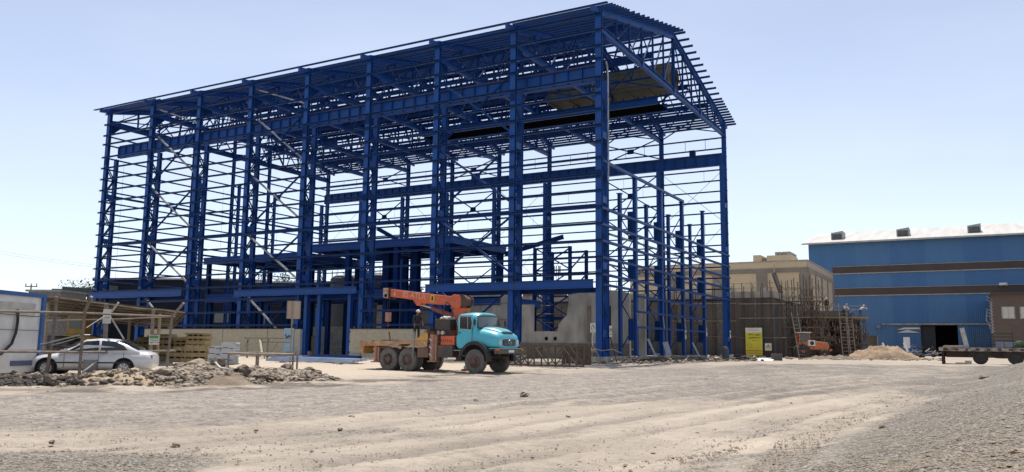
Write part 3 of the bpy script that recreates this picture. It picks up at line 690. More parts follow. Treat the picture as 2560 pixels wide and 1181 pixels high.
ou = [o3(1080, 732), o3(1118, 732), o3(1118, 722), o3(1190, 721), o3(1190, 733), o3(1222, 734), o3(1268, 733)]
MB().prism([(-a[0], a[1]) for a in reversed(ou+[(o3(1268, 800)[0], .4), (o3(1080, 800)[0], .4)])], (0, .35, 0), (-1, 0, 0), (0, 0, 1), -.35).build('wall_face', CONC, t)
mb = MB()
for py in (762, 800): a, b = o3(1080, py), o3(1268, py); mb.box(((a[0]+b[0])/2, -.01, a[1]), (b[0]-a[0], .03, .06))
mb.build('form_line', stn, t)
bx = 0
for px, py, s in ((1322, 732, .9), (1344, 730, .8), (1367, 728, 1.0)):    # blocks on top of the back wall
    pass

# dark cast building shell behind the hall
YD = 47.0
t = thing('concrete_shell', 'dark grey unfinished concrete building behind the hall with scaffolding along its face', 'building', (0, YD, 0))
xr = pw(1931, 800, YD)[0]; xl = -75; zt = pw(1900, 731, YD)[1]
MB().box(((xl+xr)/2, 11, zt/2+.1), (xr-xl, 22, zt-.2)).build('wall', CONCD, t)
MB().box(((xl+xr)/2, 11, zt-.28), (xr-xl+.5, 22.5, .75)).build('roof_slab_edge', CONC, t)
mb = MB()
for px in (1620, 1700, 1800, 1885): x = pw(px, 800, YD)[0]; mb.box((x, -.08, zt/2), (.7, .16, zt-.9))
for z in (2.6, 4.9): mb.box(((xr-40+xr)/2, -.03, z), (40, .05, .07))
mb.build('pilaster', mat('mid_concrete', (.17, .16, .145), (.12, .115, .1), rough=.9), t)
mb = MB()
for k in range(9): MB().box((xr-1.5-k*4.1, 2+k % 2, zt+.35+.1*(k % 3)), (.7+.2*(k % 2), .7, .6)).build('roof_upstand', CONC, t)
mb = MB()
for k in range(20): mb.tube((xr-.5-k*1.9, .3, zt), (xr-.5-k*1.9, .3, zt+(.5 if k % 3 else 1.3)), .022, 4)
for z in (.55, 1.15): mb.tube((xr+.2, .3, zt+z), (xr-14, .3, zt+z), .03, 5)
mb.build('edge_rail', PIPE, t)
# things along its roof seen through the hall
for i, (px, py, w_, h_) in enumerate(((1318, 728, 1.0, .8), (1336, 728, 1.2, 1.0), (1360, 727, .8, 1.3), (1400, 724, 1.8, .8), (1443, 722, 1.5, 1.3), (1462, 719, 1.8, 1.1))):
    x, z = pw(px, 735, YD+2); c = thing('brick_stack', ('brown pallet of bricks on the concrete roof, %s from the left of six' % ('first', 'second', 'third', 'fourth', 'fifth', 'sixth')[i]), 'brick stack', (x, YD+2, zt), group='brick pallets on the concrete roof')
    MB().box((0, 0, h_/2+.1), (w_, .9, h_)).build('bricks', mat('stack_brick', (.30, .17, .10) if True else 0, (.2, .13, .09), rough=.9, scale=6), c)
    MB().box((0, 0, .05), (w_+.2, 1.1, .1)).build('pallet', WOOD, c)

# scaffolding on its face
def scaffold(name, lab, x0, x1, y, z0, z1, nx, levels, depth=.9, seed=1, boards=(), mt=None):
    t = thing(name, lab, 'scaffold', (x0, y, z0)); rnd = random.Random(seed); mt = mt or RUST
    xs = [(x1-x0)*i/(nx-1) for i in range(nx)]
    for i, x in enumerate(xs):
        for dy in (0, -depth): MB().tube((x, dy, 0), (x, dy, z1-z0+rnd.uniform(.2, 1.2)), .045, 6).build('standard', mt, t)
    for z in levels:
        for dy in (0, -depth): MB().tube((-.4, dy-.05, z), (x1-x0+.4, dy-.05, z+rnd.uniform(-.05, .05)), .04, 6).build('ledger', PIPE, t)
        mb = MB()
        for x in xs: mb.tube((x+.06, .15, z+.08), (x+.06, -depth-.3, z+.08), .035, 5)
        mb.build('transom', mt, t)
    for z in boards: MB().box(((x1-x0)/2, -depth/2, z+.14), (x1-x0+.5, depth-.1, .05)).build('scaffold_board', WOOD, t)
    return t
XS = lambda px, yv: pw(px, 850, yv)[0]
scaffold('wall_scaffold', 'thin rusty tube scaffold against the dark concrete face, behind the gable columns', XS(1690, YD-1), XS(1835, YD-1), YD-.5, .5, zt+.2, 4, (2.4, 4.3, 6.4), seed=2)
scaffold('wall_scaffold', 'thin rusty tube scaffold beside the yellow banner', XS(1860, YD-1), XS(1955, YD-1), YD-.5, .5, zt+.3, 5, (2.3, 4.6, 6.3), seed=3)
xc = xr+.9
t = scaffold('corner_scaffold', 'dense rusty scaffold tower at the right corner of the dark concrete building', xc, xc+4.2, YD+4, .5, 9.4, 7, (1.2, 2.4, 3.6, 4.8, 6.0, 7.2, 8.3), depth=2.4, seed=4, boards=(6.6,), mt=mat('dark_rust', (.07, .045, .032), (.16, .12, .09), rough=.9, scale=1.5))
mb = MB(); rnd = random.Random(9)
for k in range(95): a = V(rnd.uniform(-.4, 5.2), rnd.uniform(-2.4, .6), rnd.uniform(0, 6.5)); mb.bar(a, a+V(rnd.uniform(-1.4, 1.4), rnd.uniform(-.4, .4), rnd.uniform(1, 2.6)), .09, .05)
mb.build('diagonal_brace', MATS['dark_rust'], t)

# banner and warning signs
YEL = mat('banner_yellow', (.62, .56, .04), (.54, .49, .04), rough=.6, scale=1); INK = mat('print_ink', (.05, .06, .05)); INKB = mat('blue_ink', (.05, .12, .40)); ORG = mat('orange_print', (.65, .25, .03))
def scribble(mb, x0, x1, z, h, seed, y=-.02):
    rnd = random.Random(seed); x = x0
    while x < x1:
        w_ = rnd.uniform(.05, .16); hh = h*rnd.uniform(.35, 1); mb.box((x+w_/2, y, z+rnd.uniform(-.2, .2)*h), (w_, .006, hh*.45))
        if rnd.random() < .4: mb.box((x+w_*.6, y, z+h*.3), (.02, .006, h*.8))
        x += w_+rnd.uniform(.01, .05)
P = PL(1886, 889, 1, YD-1.6); W2 = 1.95; H2 = 3.25
t = thing('safety_banner', 'tall yellow printed banner with a round blue emblem hung on the scaffold', 'banner', (P[0], YD-1.62, P[2]))
MB().box((0, 0, H2/2), (W2, .03, H2)).build('sheet', YEL, t)
MB().box((0, -.02, H2-.32), (W2-.04, .01, .5)).build('white_header', WHITE, t)
mb = MB(); scribble(mb, -.6, .7, H2-.85, .26, 1, -.024); scribble(mb, -.55, .65, H2-1.2, .26, 2, -.024); scribble(mb, -.2, .5, H2-1.5, .15, 3, -.024); scribble(mb, -.7, .7, H2-.3, .1, 4, -.03); mb.build('lettering', INK, t)
mb = MB(); N_ = 20
for i in range(N_): a, b = 2*PI*i/N_, 2*PI*(i+1)/N_; mb.bar((-.5+.26*math.cos(a), -.024, 1.1+.26*math.sin(a)), (-.5+.26*math.cos(b), -.024, 1.1+.26*math.sin(b)), .01, .07, up=(0, 1, 0))
mb.build('round_emblem', INKB, t)
mb = MB().box((0, -.02, .55), (W2-.1, .01, .14)); mb.box((0, -.02, .28), (W2-.3, .01, .1)); mb.build('orange_band', ORG, t)
def tri_sign(name, lab, P, w_, h_, rz=0, post=None, group=None, sym='bolt'):
    t = thing(name, lab, 'sign', P, rz, group)
    MB().box((0, 0, h_/2), (w_, .03, h_)).build('panel', mat('sign_white', (.70, .70, .64)), t)
    MB().prism([(-.36*w_, .42*h_), (.36*w_, .42*h_), (0, .88*h_)], (0, -.017, 0), (1, 0, 0), (0, 0, 1), .006).build('warning_triangle', mat('sign_black', (.03, .03, .03)), t)
    MB().prism([(-.25*w_, .46*h_), (.25*w_, .46*h_), (0, .79*h_)], (0, -.026, 0), (1, 0, 0), (0, 0, 1), .006).build('triangle_field', YEL, t)
    MB().prism([(.01*w_, .74*h_), (-.06*w_, .60*h_), (.0, .61*h_), (-.03*w_, .48*h_), (.07*w_, .64*h_), (.015*w_, .63*h_)], (0, -.034, 0), (1, 0, 0), (0, 0, 1), .006).build('symbol', MATS['sign_black'], t)
    mb = MB(); mb.box((0, -.02, .20*h_), (w_*.8, .008, .07*h_)); mb.box((0, -.02, .09*h_), (w_*.55, .008, .05*h_)); mb.build('lettering', YEL, t)
    if post: MB().tube((0, .04, h_*.9), (0, .04, -post), .035, 8).build('post', RUST, t)
    return t
P = PL(1921, 877, 1, YD-1.7); tri_sign('warning_sign', 'white electrical hazard sign with a yellow triangle right of the yellow banner', (P[0], YD-1.7, P[2]), .75, .85, post=2.0)
P = PL(1484, 832, 1, -.42); tri_sign('warning_sign', 'white sign with a yellow warning triangle on the near corner column', (P[0]-.05, -.42, P[2]), .40, .66)
P = PL(1513, 842, 0, .5)
t = thing('helmet_sign', 'narrow white sign with a black H mark on the near corner column', 'sign', (.42, 1.15, P[2]), PI/2)
MB().box((0, 0, .38), (.42, .03, .78)).build('panel', MATS['sign_white'], t)
mb = MB(); mb.box((-.09, -.02, .5), (.05, .01, .3)); mb.box((.09, -.02, .5), (.05, .01, .3)); mb.box((0, -.02, .5), (.14, .01, .05)); mb.box((0, -.02, .18), (.24, .01, .06)); mb.build('symbol', MATS['sign_black'], t)
MB().tube((0, .05, .1), (.25, -.5, -2.3), .04, 6).build('prop', BLACK, t)
for y, z, l in ((19.1, 2.7, 'small white notice on the third gable column'), (25.75, 3.1, 'small white notice on the last short gable column'), (34.6, 3.0, 'small white notice on the far right corner column')):
    t = thing('notice', l, 'sign', (.24, y, z), PI/2); MB().box((0, 0, 0), (.34, .03, .8)).build('panel', MATS['sign_white'], t)
    MB().box((0, -.02, .1), (.2, .01, .25)).build('symbol', MATS['sign_black'], t)

# ================================================================ TAN BUILDING
YT = 66.0
TAN = mat('tan_brick', (.70, .55, .35), (.60, .47, .30), rough=.95, scale=.8, kind='brick', bw=.3, bh=.12, ms=.006, mortar=(.40, .30, .17))
TANB = mat('plaster_band', (.30, .245, .195), (.24, .20, .155), rough=.9, scale=.6)
GRB = mat('grey_tan_brick', (.50, .42, .32), (.42, .35, .265), rough=.95, scale=.8, kind='brick', bw=.3, bh=.12, ms=.006, mortar=(.26, .21, .16))
xr = pw(2019, 700, YT)[0]; zt = pw(2019, 652, YT)[1]; xl = pw(1575, 700, YT)[0]
Pd = PL(2084, 760, 0, xr)[1]
t = thing('tan_brick_building', 'sandy tan brick building with grey plaster bands and a low block on its roof', 'building', (0, YT, 0))
MB().box(((xl+xr)/2, (Pd-YT)/2, zt/2), (xr-xl, Pd-YT, zt)).build('wall', TAN, t)
zb = pw(1950, 682, YT)[1]; zb2 = pw(1950, 671, YT)[1]
MB().box(((xl+xr)/2+.03, -.06, (zb+zb2)/2), (xr-xl, .14, zb2-zb)).build('plaster_band', TANB, t)
MB().box((xr+.02, (Pd-YT)/2, zt/2), (.12, Pd-YT-.1, zt-.1)).build('side_wall', GRB, t)
for px in (1905, 2014, 1795, 1690): x = pw(px, 700, YT)[0]; MB().box((x, -.08, zb/2), (1.5, .17, zb)).build('pilaster', TANB, t)
mb = MB()
for k in range(5): y = .8+k*(Pd-YT-1.6)/4; mb.box((xr+.12, y, zb/2), (.14, .9, zb-.2))
mb.box((xr+.12, (Pd-YT)/2, (zb+zb2)/2), (.13, Pd-YT, zb2-zb)); mb.build('side_pilaster', TANB, t)
MB().box(((xl+xr)/2, (Pd-YT)/2, zt+.08), (xr-xl+.25, Pd-YT+.2, .16)).build('parapet_coping', CONC, t)
def roofbox(p0, p1, ptop, dy, n='roof_block', m=TAN):
    a, b = pw(p0, 655, YT+dy), pw(p1, ptop, YT+dy); MB().box(((a[0]+b[0])/2, dy+2.5, (zt+b[1])/2), (b[0]-a[0], 5, b[1]-zt)).build(n, m, t)
roofbox(1883, 1901, 638, 2); roofbox(1917, 1978, 637, 2.4); roofbox(1901.5, 1916.5, 646, 3, m=TANB); roofbox(1938, 1952, 630, 3.4, 'chimney', CONC); roofbox(1956, 1975, 629, 3.6, 'chimney', CONC)
for k in range(4): roofbox(1940+k*9, 1944+k*9, 633, 3.2, 'vent_stub', CONC)
# fire stair chute leaning on its face
t = thing('rubbish_chute', 'dark rubbish chute slanting down the tan brick wall', 'chute', (pw(1935, 684, YT-1)[0], YT-1.0, 0))
a, b = pw(1935, 684, YT-1), pw(1958, 735, YT-1); MB().bar((0, 0, a[1]), (b[0]-a[0], -1.5, b[1]), .5, .4).build('trough', mat('chute', (.07, .06, .055)), t); MB().tube((0, .2, a[1]-.3), (0, .2, a[1]+1.3), .08).build('hanger', CONC, t)

# ================================================================ BLUE WAREHOUSE
YW = PL(2300, 889.5, 2, .6)[1]; YW = min(max(YW, 84), 100)
WB = bpy.data.materials.new('warehouse_sheet'); WB.use_nodes = True
def whmat(m, c1, c2, per=1.1):
    t = m.node_tree; L = t.links.new; N = t.nodes.new; b = t.nodes['Principled BSDF']; b.inputs['Roughness'].default_value = .5
    tc = N('ShaderNodeTexCoord'); sp = N('ShaderNodeSeparateXYZ'); L(tc.outputs['Object'], sp.inputs[0])
    fl = N('ShaderNodeMath'); fl.operation = 'SNAP'; L(sp.outputs[0], fl.inputs[0]); fl.inputs[1].default_value = 5.5
    wn = N('ShaderNodeTexWhiteNoise'); wn.noise_dimensions = '1D'; L(fl.outputs[0], wn.inputs['W'])
    nz = N('ShaderNodeTexNoise'); nz.inputs['Scale'].default_value = .25; nz.inputs['Detail'].default_value = 6; mp = N('ShaderNodeMapping'); mp.inputs['Scale'].default_value = (2.5, 1, .35); L(tc.outputs['Object'], mp.inputs[0]); L(mp.outputs[0], nz.inputs[0])
    ad = N('ShaderNodeMath'); L(wn.outputs[0], ad.inputs[0]); L(nz.outputs[0], ad.inputs[1]); mr = N('ShaderNodeMapRange'); mr.inputs[1].default_value = .3; mr.inputs[2].default_value = 1.6; L(ad.outputs[0], mr.inputs[0])
    mx = N('ShaderNodeMix'); mx.data_type = 'RGBA'; L(mr.outputs[0], mx.inputs[0]); mx.inputs[6].default_value = (*c1, 1); mx.inputs[7].default_value = (*c2, 1); L(mx.outputs[2], b.inputs['Base Color'])
    wv = N('ShaderNodeTexWave'); wv.inputs['Scale'].default_value = per; wv.wave_profile = 'SIN'; L(tc.outputs['Object'], wv.inputs[0]); bp = N('ShaderNodeBump'); bp.inputs['Distance'].default_value = .04; L(wv.outputs[0], bp.inputs['Height']); L(bp.outputs[0], b.inputs['Normal'])
whmat(WB, (.034, .130, .32), (.066, .180, .36))
x0 = pw(2024, 700, YW)[0]; xR = x0+95; ze = pw(2045, 609, YW)[1]; 
t = thing('blue_warehouse', 'long blue sheet clad warehouse with two brown stripes and a pale metal roof', 'warehouse', (0, YW, 0))
DX0 = pw(2303, 850, YW)[0]; DX1 = pw(2396, 850, YW)[0]; zd = pw(2350, 813, YW)[1]
MB().box(((x0+DX0)/2, 1, ze/2), (DX0-x0, 2, ze)).build('wall', WB, t)
MB().box(((DX1+xR)/2, 1, ze/2), (xR-DX1, 2, ze)).build('wall', WB, t)
MB().box(((DX0+DX1)/2, 1, (ze+zd)/2), (DX1-DX0, 2, ze-zd)).build('wall', WB, t)
MB().box((x0+.15, 21, ze/2), (.3, 38, ze)).build('end_wall', WB, t)
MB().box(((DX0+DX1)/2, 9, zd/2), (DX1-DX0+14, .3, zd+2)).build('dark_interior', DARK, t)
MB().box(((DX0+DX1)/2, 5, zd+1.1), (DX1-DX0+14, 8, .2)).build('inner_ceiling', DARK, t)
MB().box((pw(2317, 850, YW)[0], .7, zd/2), (2.6, .12, zd-.3)).build('sliding_door', mat('door_dark', (.05, .055, .06)), t)
BRN = mat('brown_stripe', (.075, .052, .040), (.06, .042, .033), rough=.6, scale=.4); EDG = mat('pale_flashing', (.42, .40, .38))
for pa, pb, pxl in ((668.5, 684.5, 2083), (722.5, 739.5, 2086)):
    za, zb = pw(2090, pa, YW)[1], pw(2090, pb, YW)[1]; xs = pw(pxl, 700, YW)[0]
    MB().box(((xs+xR)/2, -.06, (za+zb)/2), (xR-xs, .12, za-zb)).build('brown_stripe', BRN, t)
    MB().box(((xs+xR)/2, -.09, zb-.08), (xR-xs, .2, .16)).build('flashing', EDG, t)
    MB().box(((xs+xR)/2, -.08, za+.05), (xR-xs, .18, .08)).build('flashing', EDG, t)
RFM = mat('pale_roof_sheet', (.50, .48, .44), (.40, .38, .35), rough=.55, scale=.3, stretch=(3, .3, 1))
zr = 4.3
mb = MB(); mb.add([(x0-1.2, -1.1, ze-.05), (xR, -1.1, ze-.05), (xR, 19, ze+zr), (x0-1.2, 19, ze+zr), (x0-1.2, 39, ze), (xR, 39, ze)], [(0, 1, 2, 3), (3, 2, 5, 4)]); mb.add([(x0-1.2, -1.1, ze-.25), (xR, -1.1, ze-.25), (xR, 19, ze+zr-.2), (x0-1.2, 19, ze+zr-.2), (x0-1.2, 39, ze-.2), (xR, 39, ze-.2)], [(3, 2, 1, 0), (4, 5, 2, 3)])
mb.box(((x0+xR)/2, -1.12, ze-.15), (xR-x0+1.2, .05, .28)); mb.build('roof', RFM, t)
for px in (2100, 2264, 2442):
    x = pw(px, 600, YW+5)[0]; v = MB(); v.prism([(0, 0), (2.0, 0), (2.0, 1.75), (0, 1.45)], (x-1.3, 3.4, ze+.75), (1, 0, 0), (0, 0, 1), -3.6); v.build('roof_vent', mat('vent_grey', (.38, .38, .36), (.3, .3, .29)), t)
    MB().box((x-.3, 3.35, ze+1.45), (1.6, .08, 1.0)).build('louvre', mat('louvre', (.10, .11, .11)), t)
a, b = pw(2206, 811, YW), pw(2478, 811, YW); MB().box(((a[0]+b[0])/2, -.2, a[1]), (b[0]-a[0], .2, .3)).build('door_track', GREYM, t)
a, b = pw(2243, 832, YW), pw(2301, 818, YW)
MB().box(((a[0]+b[0])/2, -.05, (a[1]+b[1])/2), (b[0]-a[0], .06, b[1]-a[1])).build('mural_panel', mat('mural_dark', (.12, .16, .2)), t)
W_ = b[0]-a[0]; mb = MB(); mb.prism([(0, 0), (W_, 0), (W_*.45, .45)], (a[0], -.09, a[1]), (1, 0, 0), (0, 0, 1), .02); mb.prism([(0, .5), (W_*.3, .85), (W_*.95, .85), (W_, .6), (W_*.5, .55)], (a[0], -.09, a[1]), (1, 0, 0), (0, 0, 1), .02); mb.build('mural_shape', WHITE, t)
a = pw(2276, 867, YW); mb = MB(); scribble(mb, -2.2, -.2, 0, .7, 8, 0); o = mb.build('wall_lettering', mat('pale_blue_print', (.45, .6, .75)), t); o.location = (a[0]+1, -.06, a[1]); mb = MB(); scribble(mb, 0, .9, 0, .6, 9, 0); o = mb.build('wall_lettering', mat('red_print', (.5, .1, .1)), t); o.location = (a[0]+1, -.06, a[1])
a = pw(2198, 815, YW); MB().lathe([(.05, 0), (.4, .25), (.42, .6), (.3, .7)], (a[0], -.5, a[1]-.6), 'Z', 12).build('wall_lamp', GREYM, t)
a = pw(2508, 712, YW); MB().box((a[0], -1.0, a[1]), (1.1, .45, .4), rz=-.4, rx=-.2).build('wall_camera', WHITE, t); MB().box((a[0]+.3, -.5, a[1]+.1), (.15, 1, .15)).build('camera_arm', GREYM, t)
P = AD(2268, 868, 118); t = thing('white_board', 'plain pale board on a short stand in front of the warehouse wall', 'board', GD(2267, 118))
MB().box((0, 0, 2.05), (.85, .08, 1.6)).build('panel', WHITE, t); MB().box((0, 0, .85), (.4, .3, .8)).build('stand', GREYM, t); MB().box((-.1, -.1, .4), (.8, .6, .8)).build('base_box', WHITE, t)

# brown brick annex at far right
YB = YW-18
t = thing('brown_brick_annex', 'dark brown brick annex with pale shuttered windows at the right edge', 'building', (0, YB, 0))
xb = pw(2482, 800, YB)[0]; zt = pw(2500, 736, YB)[1]
BRB = mat('brown_brick', (.145, .105, .085), (.11, .08, .065), rough=.95, scale=1, kind='brick', bw=.35, bh=.14, mortar=(.18, .15, .13))
MB().box((xb+20, 8.9, zt/2), (40, 17.8, zt)).build('wall', BRB, t); MB().box((xb+20, 8.5, zt+.1), (40.3, 18.3, .2)).build('coping', BRN, t)
for k in range(3):
    a, b = pw(2506+k*46, 796, YB), pw(2535+k*46, 768, YB); w_ = (b[0]-a[0]); h_ = b[1]-a[1]; cx = (a[0]+b[0])/2; cz = (a[1]+b[1])/2
    f = MB().box((cx, -.05, cz), (w_+.2, .12, h_+.2)).build('window', GREYM, t); MB().box((cx-w_*.24, -.12, cz), (w_*.44, .04, h_)).build('shutter', mat('cream_blind', (.55, .53, .47), (.5, .47, .4)), f); MB().box((cx+w_*.24, -.12, cz), (w_*.44, .04, h_)).build('shutter', MATS['cream_blind'], f)
mb = MB(); rnd = random.Random(2)
for k in range(12): z = zt-.3-k*.45; mb.tube((xb-.3-rnd.random()*.3, -.1, z), (xb+.2, -.1, z-.5), .05, 5)
mb.path([(xb-.6, -.1, zt-2), (xb-.8, -.1, zt-3.6), (xb-.3, -.1, zt-5)], .06); mb.build('loose_cable', GREYM, t)
MB().box((xb+9.5, -.8, 3.3), (9, 1.6, .2)).build('awning', mat('green_dark', (.03, .05, .045)), t)
# ================================================================ PEOPLE (skinned bodies)
SKIN = mat('skin', (.22, .13, .085), (.18, .10, .07), rough=.6, scale=5)
def skinmesh(name, nodes, edges, m, parent, sub=1):
    me = bpy.data.meshes.new(name); me.from_pydata([n[0] for n in nodes], edges, [])
    o = bpy.data.objects.new(name, me); sc.collection.objects.link(o)
    sk = o.modifiers.new('Skin', 'SKIN'); sk.use_smooth_shade = True
    for i, n in enumerate(nodes): me.skin_vertices[0].data[i].radius = (n[1], n[1] if len(n) < 3 else n[2])
    me.skin_vertices[0].data[0].use_root = True
    ss = o.modifiers.new('Sub', 'SUBSURF'); ss.levels = sub; ss.render_levels = sub
    dg = bpy.context.evaluated_depsgraph_get(); dg.update(); m2 = bpy.data.meshes.new_from_object(o.evaluated_get(dg))
    o.modifiers.clear(); o.data = m2; m2.name = name; m2.materials.clear(); m2.materials.append(m); o.parent = parent
    return o
def person(label, loc, rz, shirt, trouser, hat=None, lean=0.0, arms=((10, 10), (10, 10)), legs=((4, 0), (-4, 0)), sit=False, group=None, vest=None, headfwd=0, H=1.72, spread=.10):
    """local frame: faces +X, feet at z=0. arms: (forward swing, elbow bend) in degrees for right/left; legs: (hip swing, knee bend)"""
    t = thing('person', label, 'person', loc, rz, group)
    def rot(v, a): return V(v[0]*math.cos(a)+v[2]*math.sin(a), v[1], -v[0]*math.sin(a)+v[2]*math.cos(a))
    hipz = .0; J = {}
    k = H/1.72
    legp = []
    for s, (hs, kb) in zip((-1, 1), legs):
        hip = V(0, s*.09*k, 0); a = R(hs); knee = hip+rot(V(0, s*spread*.35, -.43*k), -a); ank = knee+rot(V(0, s*spread*.25, -.42*k), -(a-R(kb))); legp.append((hip, knee, ank))
    low = min(p[2][2] for p in legp)-.07*k
    base = V(0, 0, -low)
    la = R(lean); sp = lambda z, x=0: base+rot(V(x, 0, z*k), la)
    pel, waist, chest, neck = base, sp(.16), sp(.40), sp(.53)
    ha = la*.6+R(headfwd); head0 = neck+rot(V(.01, 0, .07*k), ha); head1 = neck+rot(V(.02, 0, .15*k), ha); top = neck+rot(V(.015, 0, .24*k), ha)
    nodes = [(pel, .115, .10), (waist, .11, .09), (chest, .135, .10), (neck, .052), (head0, .068, .08), (head1, .082, .095), (top, .06, .07)]
    edges = [(0, 1), (1, 2), (2, 3), (3, 4), (4, 5), (5, 6)]
    hands = []
    cl_n = [(pel+V(0, 0, -.02), .15, .125), (waist, .135, .115), (chest, .16, .125), (sp(.49), .10, .09)]; cl_e = [(0, 1), (1, 2), (2, 3)]
    for s, (sw, eb) in zip((-1, 1), arms):
        sh = chest+rot(V(0, s*.185*k, .06*k), la); a = R(sw); el = sh+rot(V(0, s*.05, -.29*k), -a); wr = el+rot(V(0, -s*.01, -.25*k), -(a+R(eb))); hd = wr+rot(V(0, 0, -.085*k), -(a+R(eb)+.15))
        i = len(nodes); nodes += [(sh, .052), (el, .042), (wr, .028), (hd, .030, .018)]; edges += [(2, i), (i, i+1), (i+1, i+2), (i+2, i+3)]
        j = len(cl_n); cl_n += [(sh, .072), (el, .058), (wr-(wr-el)*.06, .046)]; cl_e += [(2, j), (j, j+1), (j+1, j+2)]
        hands.append((hd, wr, s, a+R(eb)))
    for (hip, kn, an), s in zip(legp, (-1, 1)):
        i = len(nodes); nodes += [(base+hip+V(0, 0, -.03), .085), (base+kn, .055), (base+an, .038), (base+an+V(.05, 0, -.045*k), .035), (base+an+V(.15, s*.01, -.05*k), .03)]
        edges += [(0, i), (i, i+1), (i+1, i+2), (i+2, i+3), (i+3, i+4)]
    body = skinmesh('body', nodes, edges, SKIN, t)
    for hd, wr, s, a in hands:      # five unequal, slightly curled fingers on each hand
        mb = MB(); dn = (hd-wr)/np.linalg.norm(hd-wr); fwd_ = V(1, 0, 0)-dn*dn[0]; fwd_ /= np.linalg.norm(fwd_)+1e-9; side = np.cross(dn, fwd_)
        for q, L_ in zip((-.026, -.009, .009, .026), (.060, .078, .082, .072)):
            p0 = hd+fwd_*q+dn*.01; p1 = p0+dn*L_*.55; p2 = p1+dn*L_*.4-side*s*.022; mb.tube(p0, p1, .0085, 5, .008); mb.tube(p1, p2, .008, 5, .006)
        p0 = hd+fwd_*.026-dn*.03; p1 = p0+fwd_*.028+dn*.025; mb.tube(p0, p1, .010, 5, .009); mb.tube(p1, p1+dn*.028+fwd_*.005, .009, 5, .007)
        mb.build('fingers', SKIN, body)
    skinmesh('shirt', cl_n, cl_e, shirt, t)
    tn = [(base+V(0, 0, .05), .145, .125)]; te = []
    for (hip, kn, an) in legp:
        i = len(tn); tn += [(base+hip+V(0, 0, -.04), .10), (base+kn, .075), (base+an+V(0, 0, .02), .062)]; te += [(0, i), (i, i+1), (i+1, i+2)]
    skinmesh('trousers', tn, te, trouser, t)
    mb = MB()
    for hip, kn, an in legp: p = base+an; mb.box((p[0]+.05, p[1], p[2]-.045*k), (.27, .095, .075))
    mb.build('shoe', BLACK, t, bevel=.02)
    hq = head1; face = MB(); fx = rot(V(1, 0, 0), ha); up = rot(V(0, 0, 1), ha)
    face.prism([(-.012, -.02), (.012, -.02), (0, .03)], hq+fx*.098-up*.01, (0, 1, 0), up, .02); face.build('nose', SKIN, body)
    mb = MB()
    for s in (-1, 1): c = hq+fx*.088+V(0, s*.032, 0)+up*.012; mb.rock(c, .012, random.Random(1), 1)
    mb.box(hq+fx*.088-up*.045, (.012, .045, .01)); mb.build('eye_and_mouth', BLACK, body)
    mb = MB()
    for s in (-1, 1): mb.rock(hq+V(0, s*.086, 0), .024, random.Random(1), 1.2)
    mb.build('ear', SKIN, body)
    c = hq+up*.03
    if hat: 
        o = MB().lathe([(.118, 0), (.115, .035), (.098, .075), (.06, .105), (.01, .118)], (0, 0, 0), 'Z', 14).box((.10, 0, .004), (.09, .13, .012)).build('hard_hat', hat, t, smooth=50)
        o.location = tuple(c+up*.012); o.rotation_euler = (0, ha, 0)
    else:
        o = MB().lathe([(.099, -.03), (.102, .03), (.085, .075), (.04, .10), (.005, .105)], (-.008, 0, 0), 'Z', 12).build('hair', BLACK, t, smooth=60); o.location = tuple(c); o.rotation_euler = (0, ha, 0)
    if vest: MB()
    return t
NAVY = mat('navy_cloth', (.022, .026, .036), (.035, .038, .048), rough=.95, scale=9); GREYC = mat('grey_cloth', (.09, .085, .08), rough=.95, scale=9)
WHC = mat('white_cloth', (.68, .67, .65), rough=.95, scale=9); HAT = mat('white_helmet', (.75, .74, .70), rough=.4); DKC = mat('dark_olive_cloth', (.05, .045, .035), rough=.95); BLC = mat('denim_cloth', (.05, .09, .2), rough=.95)
# ================================================================ CRANE TRUCK (local: x forward, y left/away, front axle at x=0)
TQ = mat('turquoise_paint', (.045, .50, .62), (.06, .44, .54), rough=.32, scale=1.2, coat=.25, dust=.35, dmin=.07)
ORP = mat('orange_paint', (.70, .115, .03), (.52, .09, .03), rough=.5, scale=2.5, dust=.3, dmin=.06)
YLP = mat('yellow_paint', (.60, .32, .05), (.42, .21, .05), rough=.6, scale=2, dust=.35, dmin=.1)
BEDP = mat('worn_bed_paint', (.55, .31, .13), (.30, .15, .08), rough=.8, scale=2.4, dust=.5, dmin=.1)
TYR = mat('dusty_tyre', (.17, .15, .135), (.11, .098, .088), rough=.95, scale=5); HUB = mat('rusty_hub', (.16, .095, .07), (.10, .06, .05), rough=.8, scale=6)
CHAS = mat('chassis_dark', (.03, .026, .024), (.05, .035, .028), rough=.9, scale=4); LEGM = mat('stabiliser_paint', (.46, .19, .12), (.30, .18, .14), rough=.75, scale=5)
P = G(1190, 934.5); tr_rot = R(-2.5)
org = np.array([P[0]-math.sin(tr_rot)*1.03, P[1]+math.cos(tr_rot)*1.03, P[2]])
truck = thing('crane_truck', 'turquoise bonneted crane truck with an orange folding crane and a rusty flat bed', 'truck', org, tr_rot)
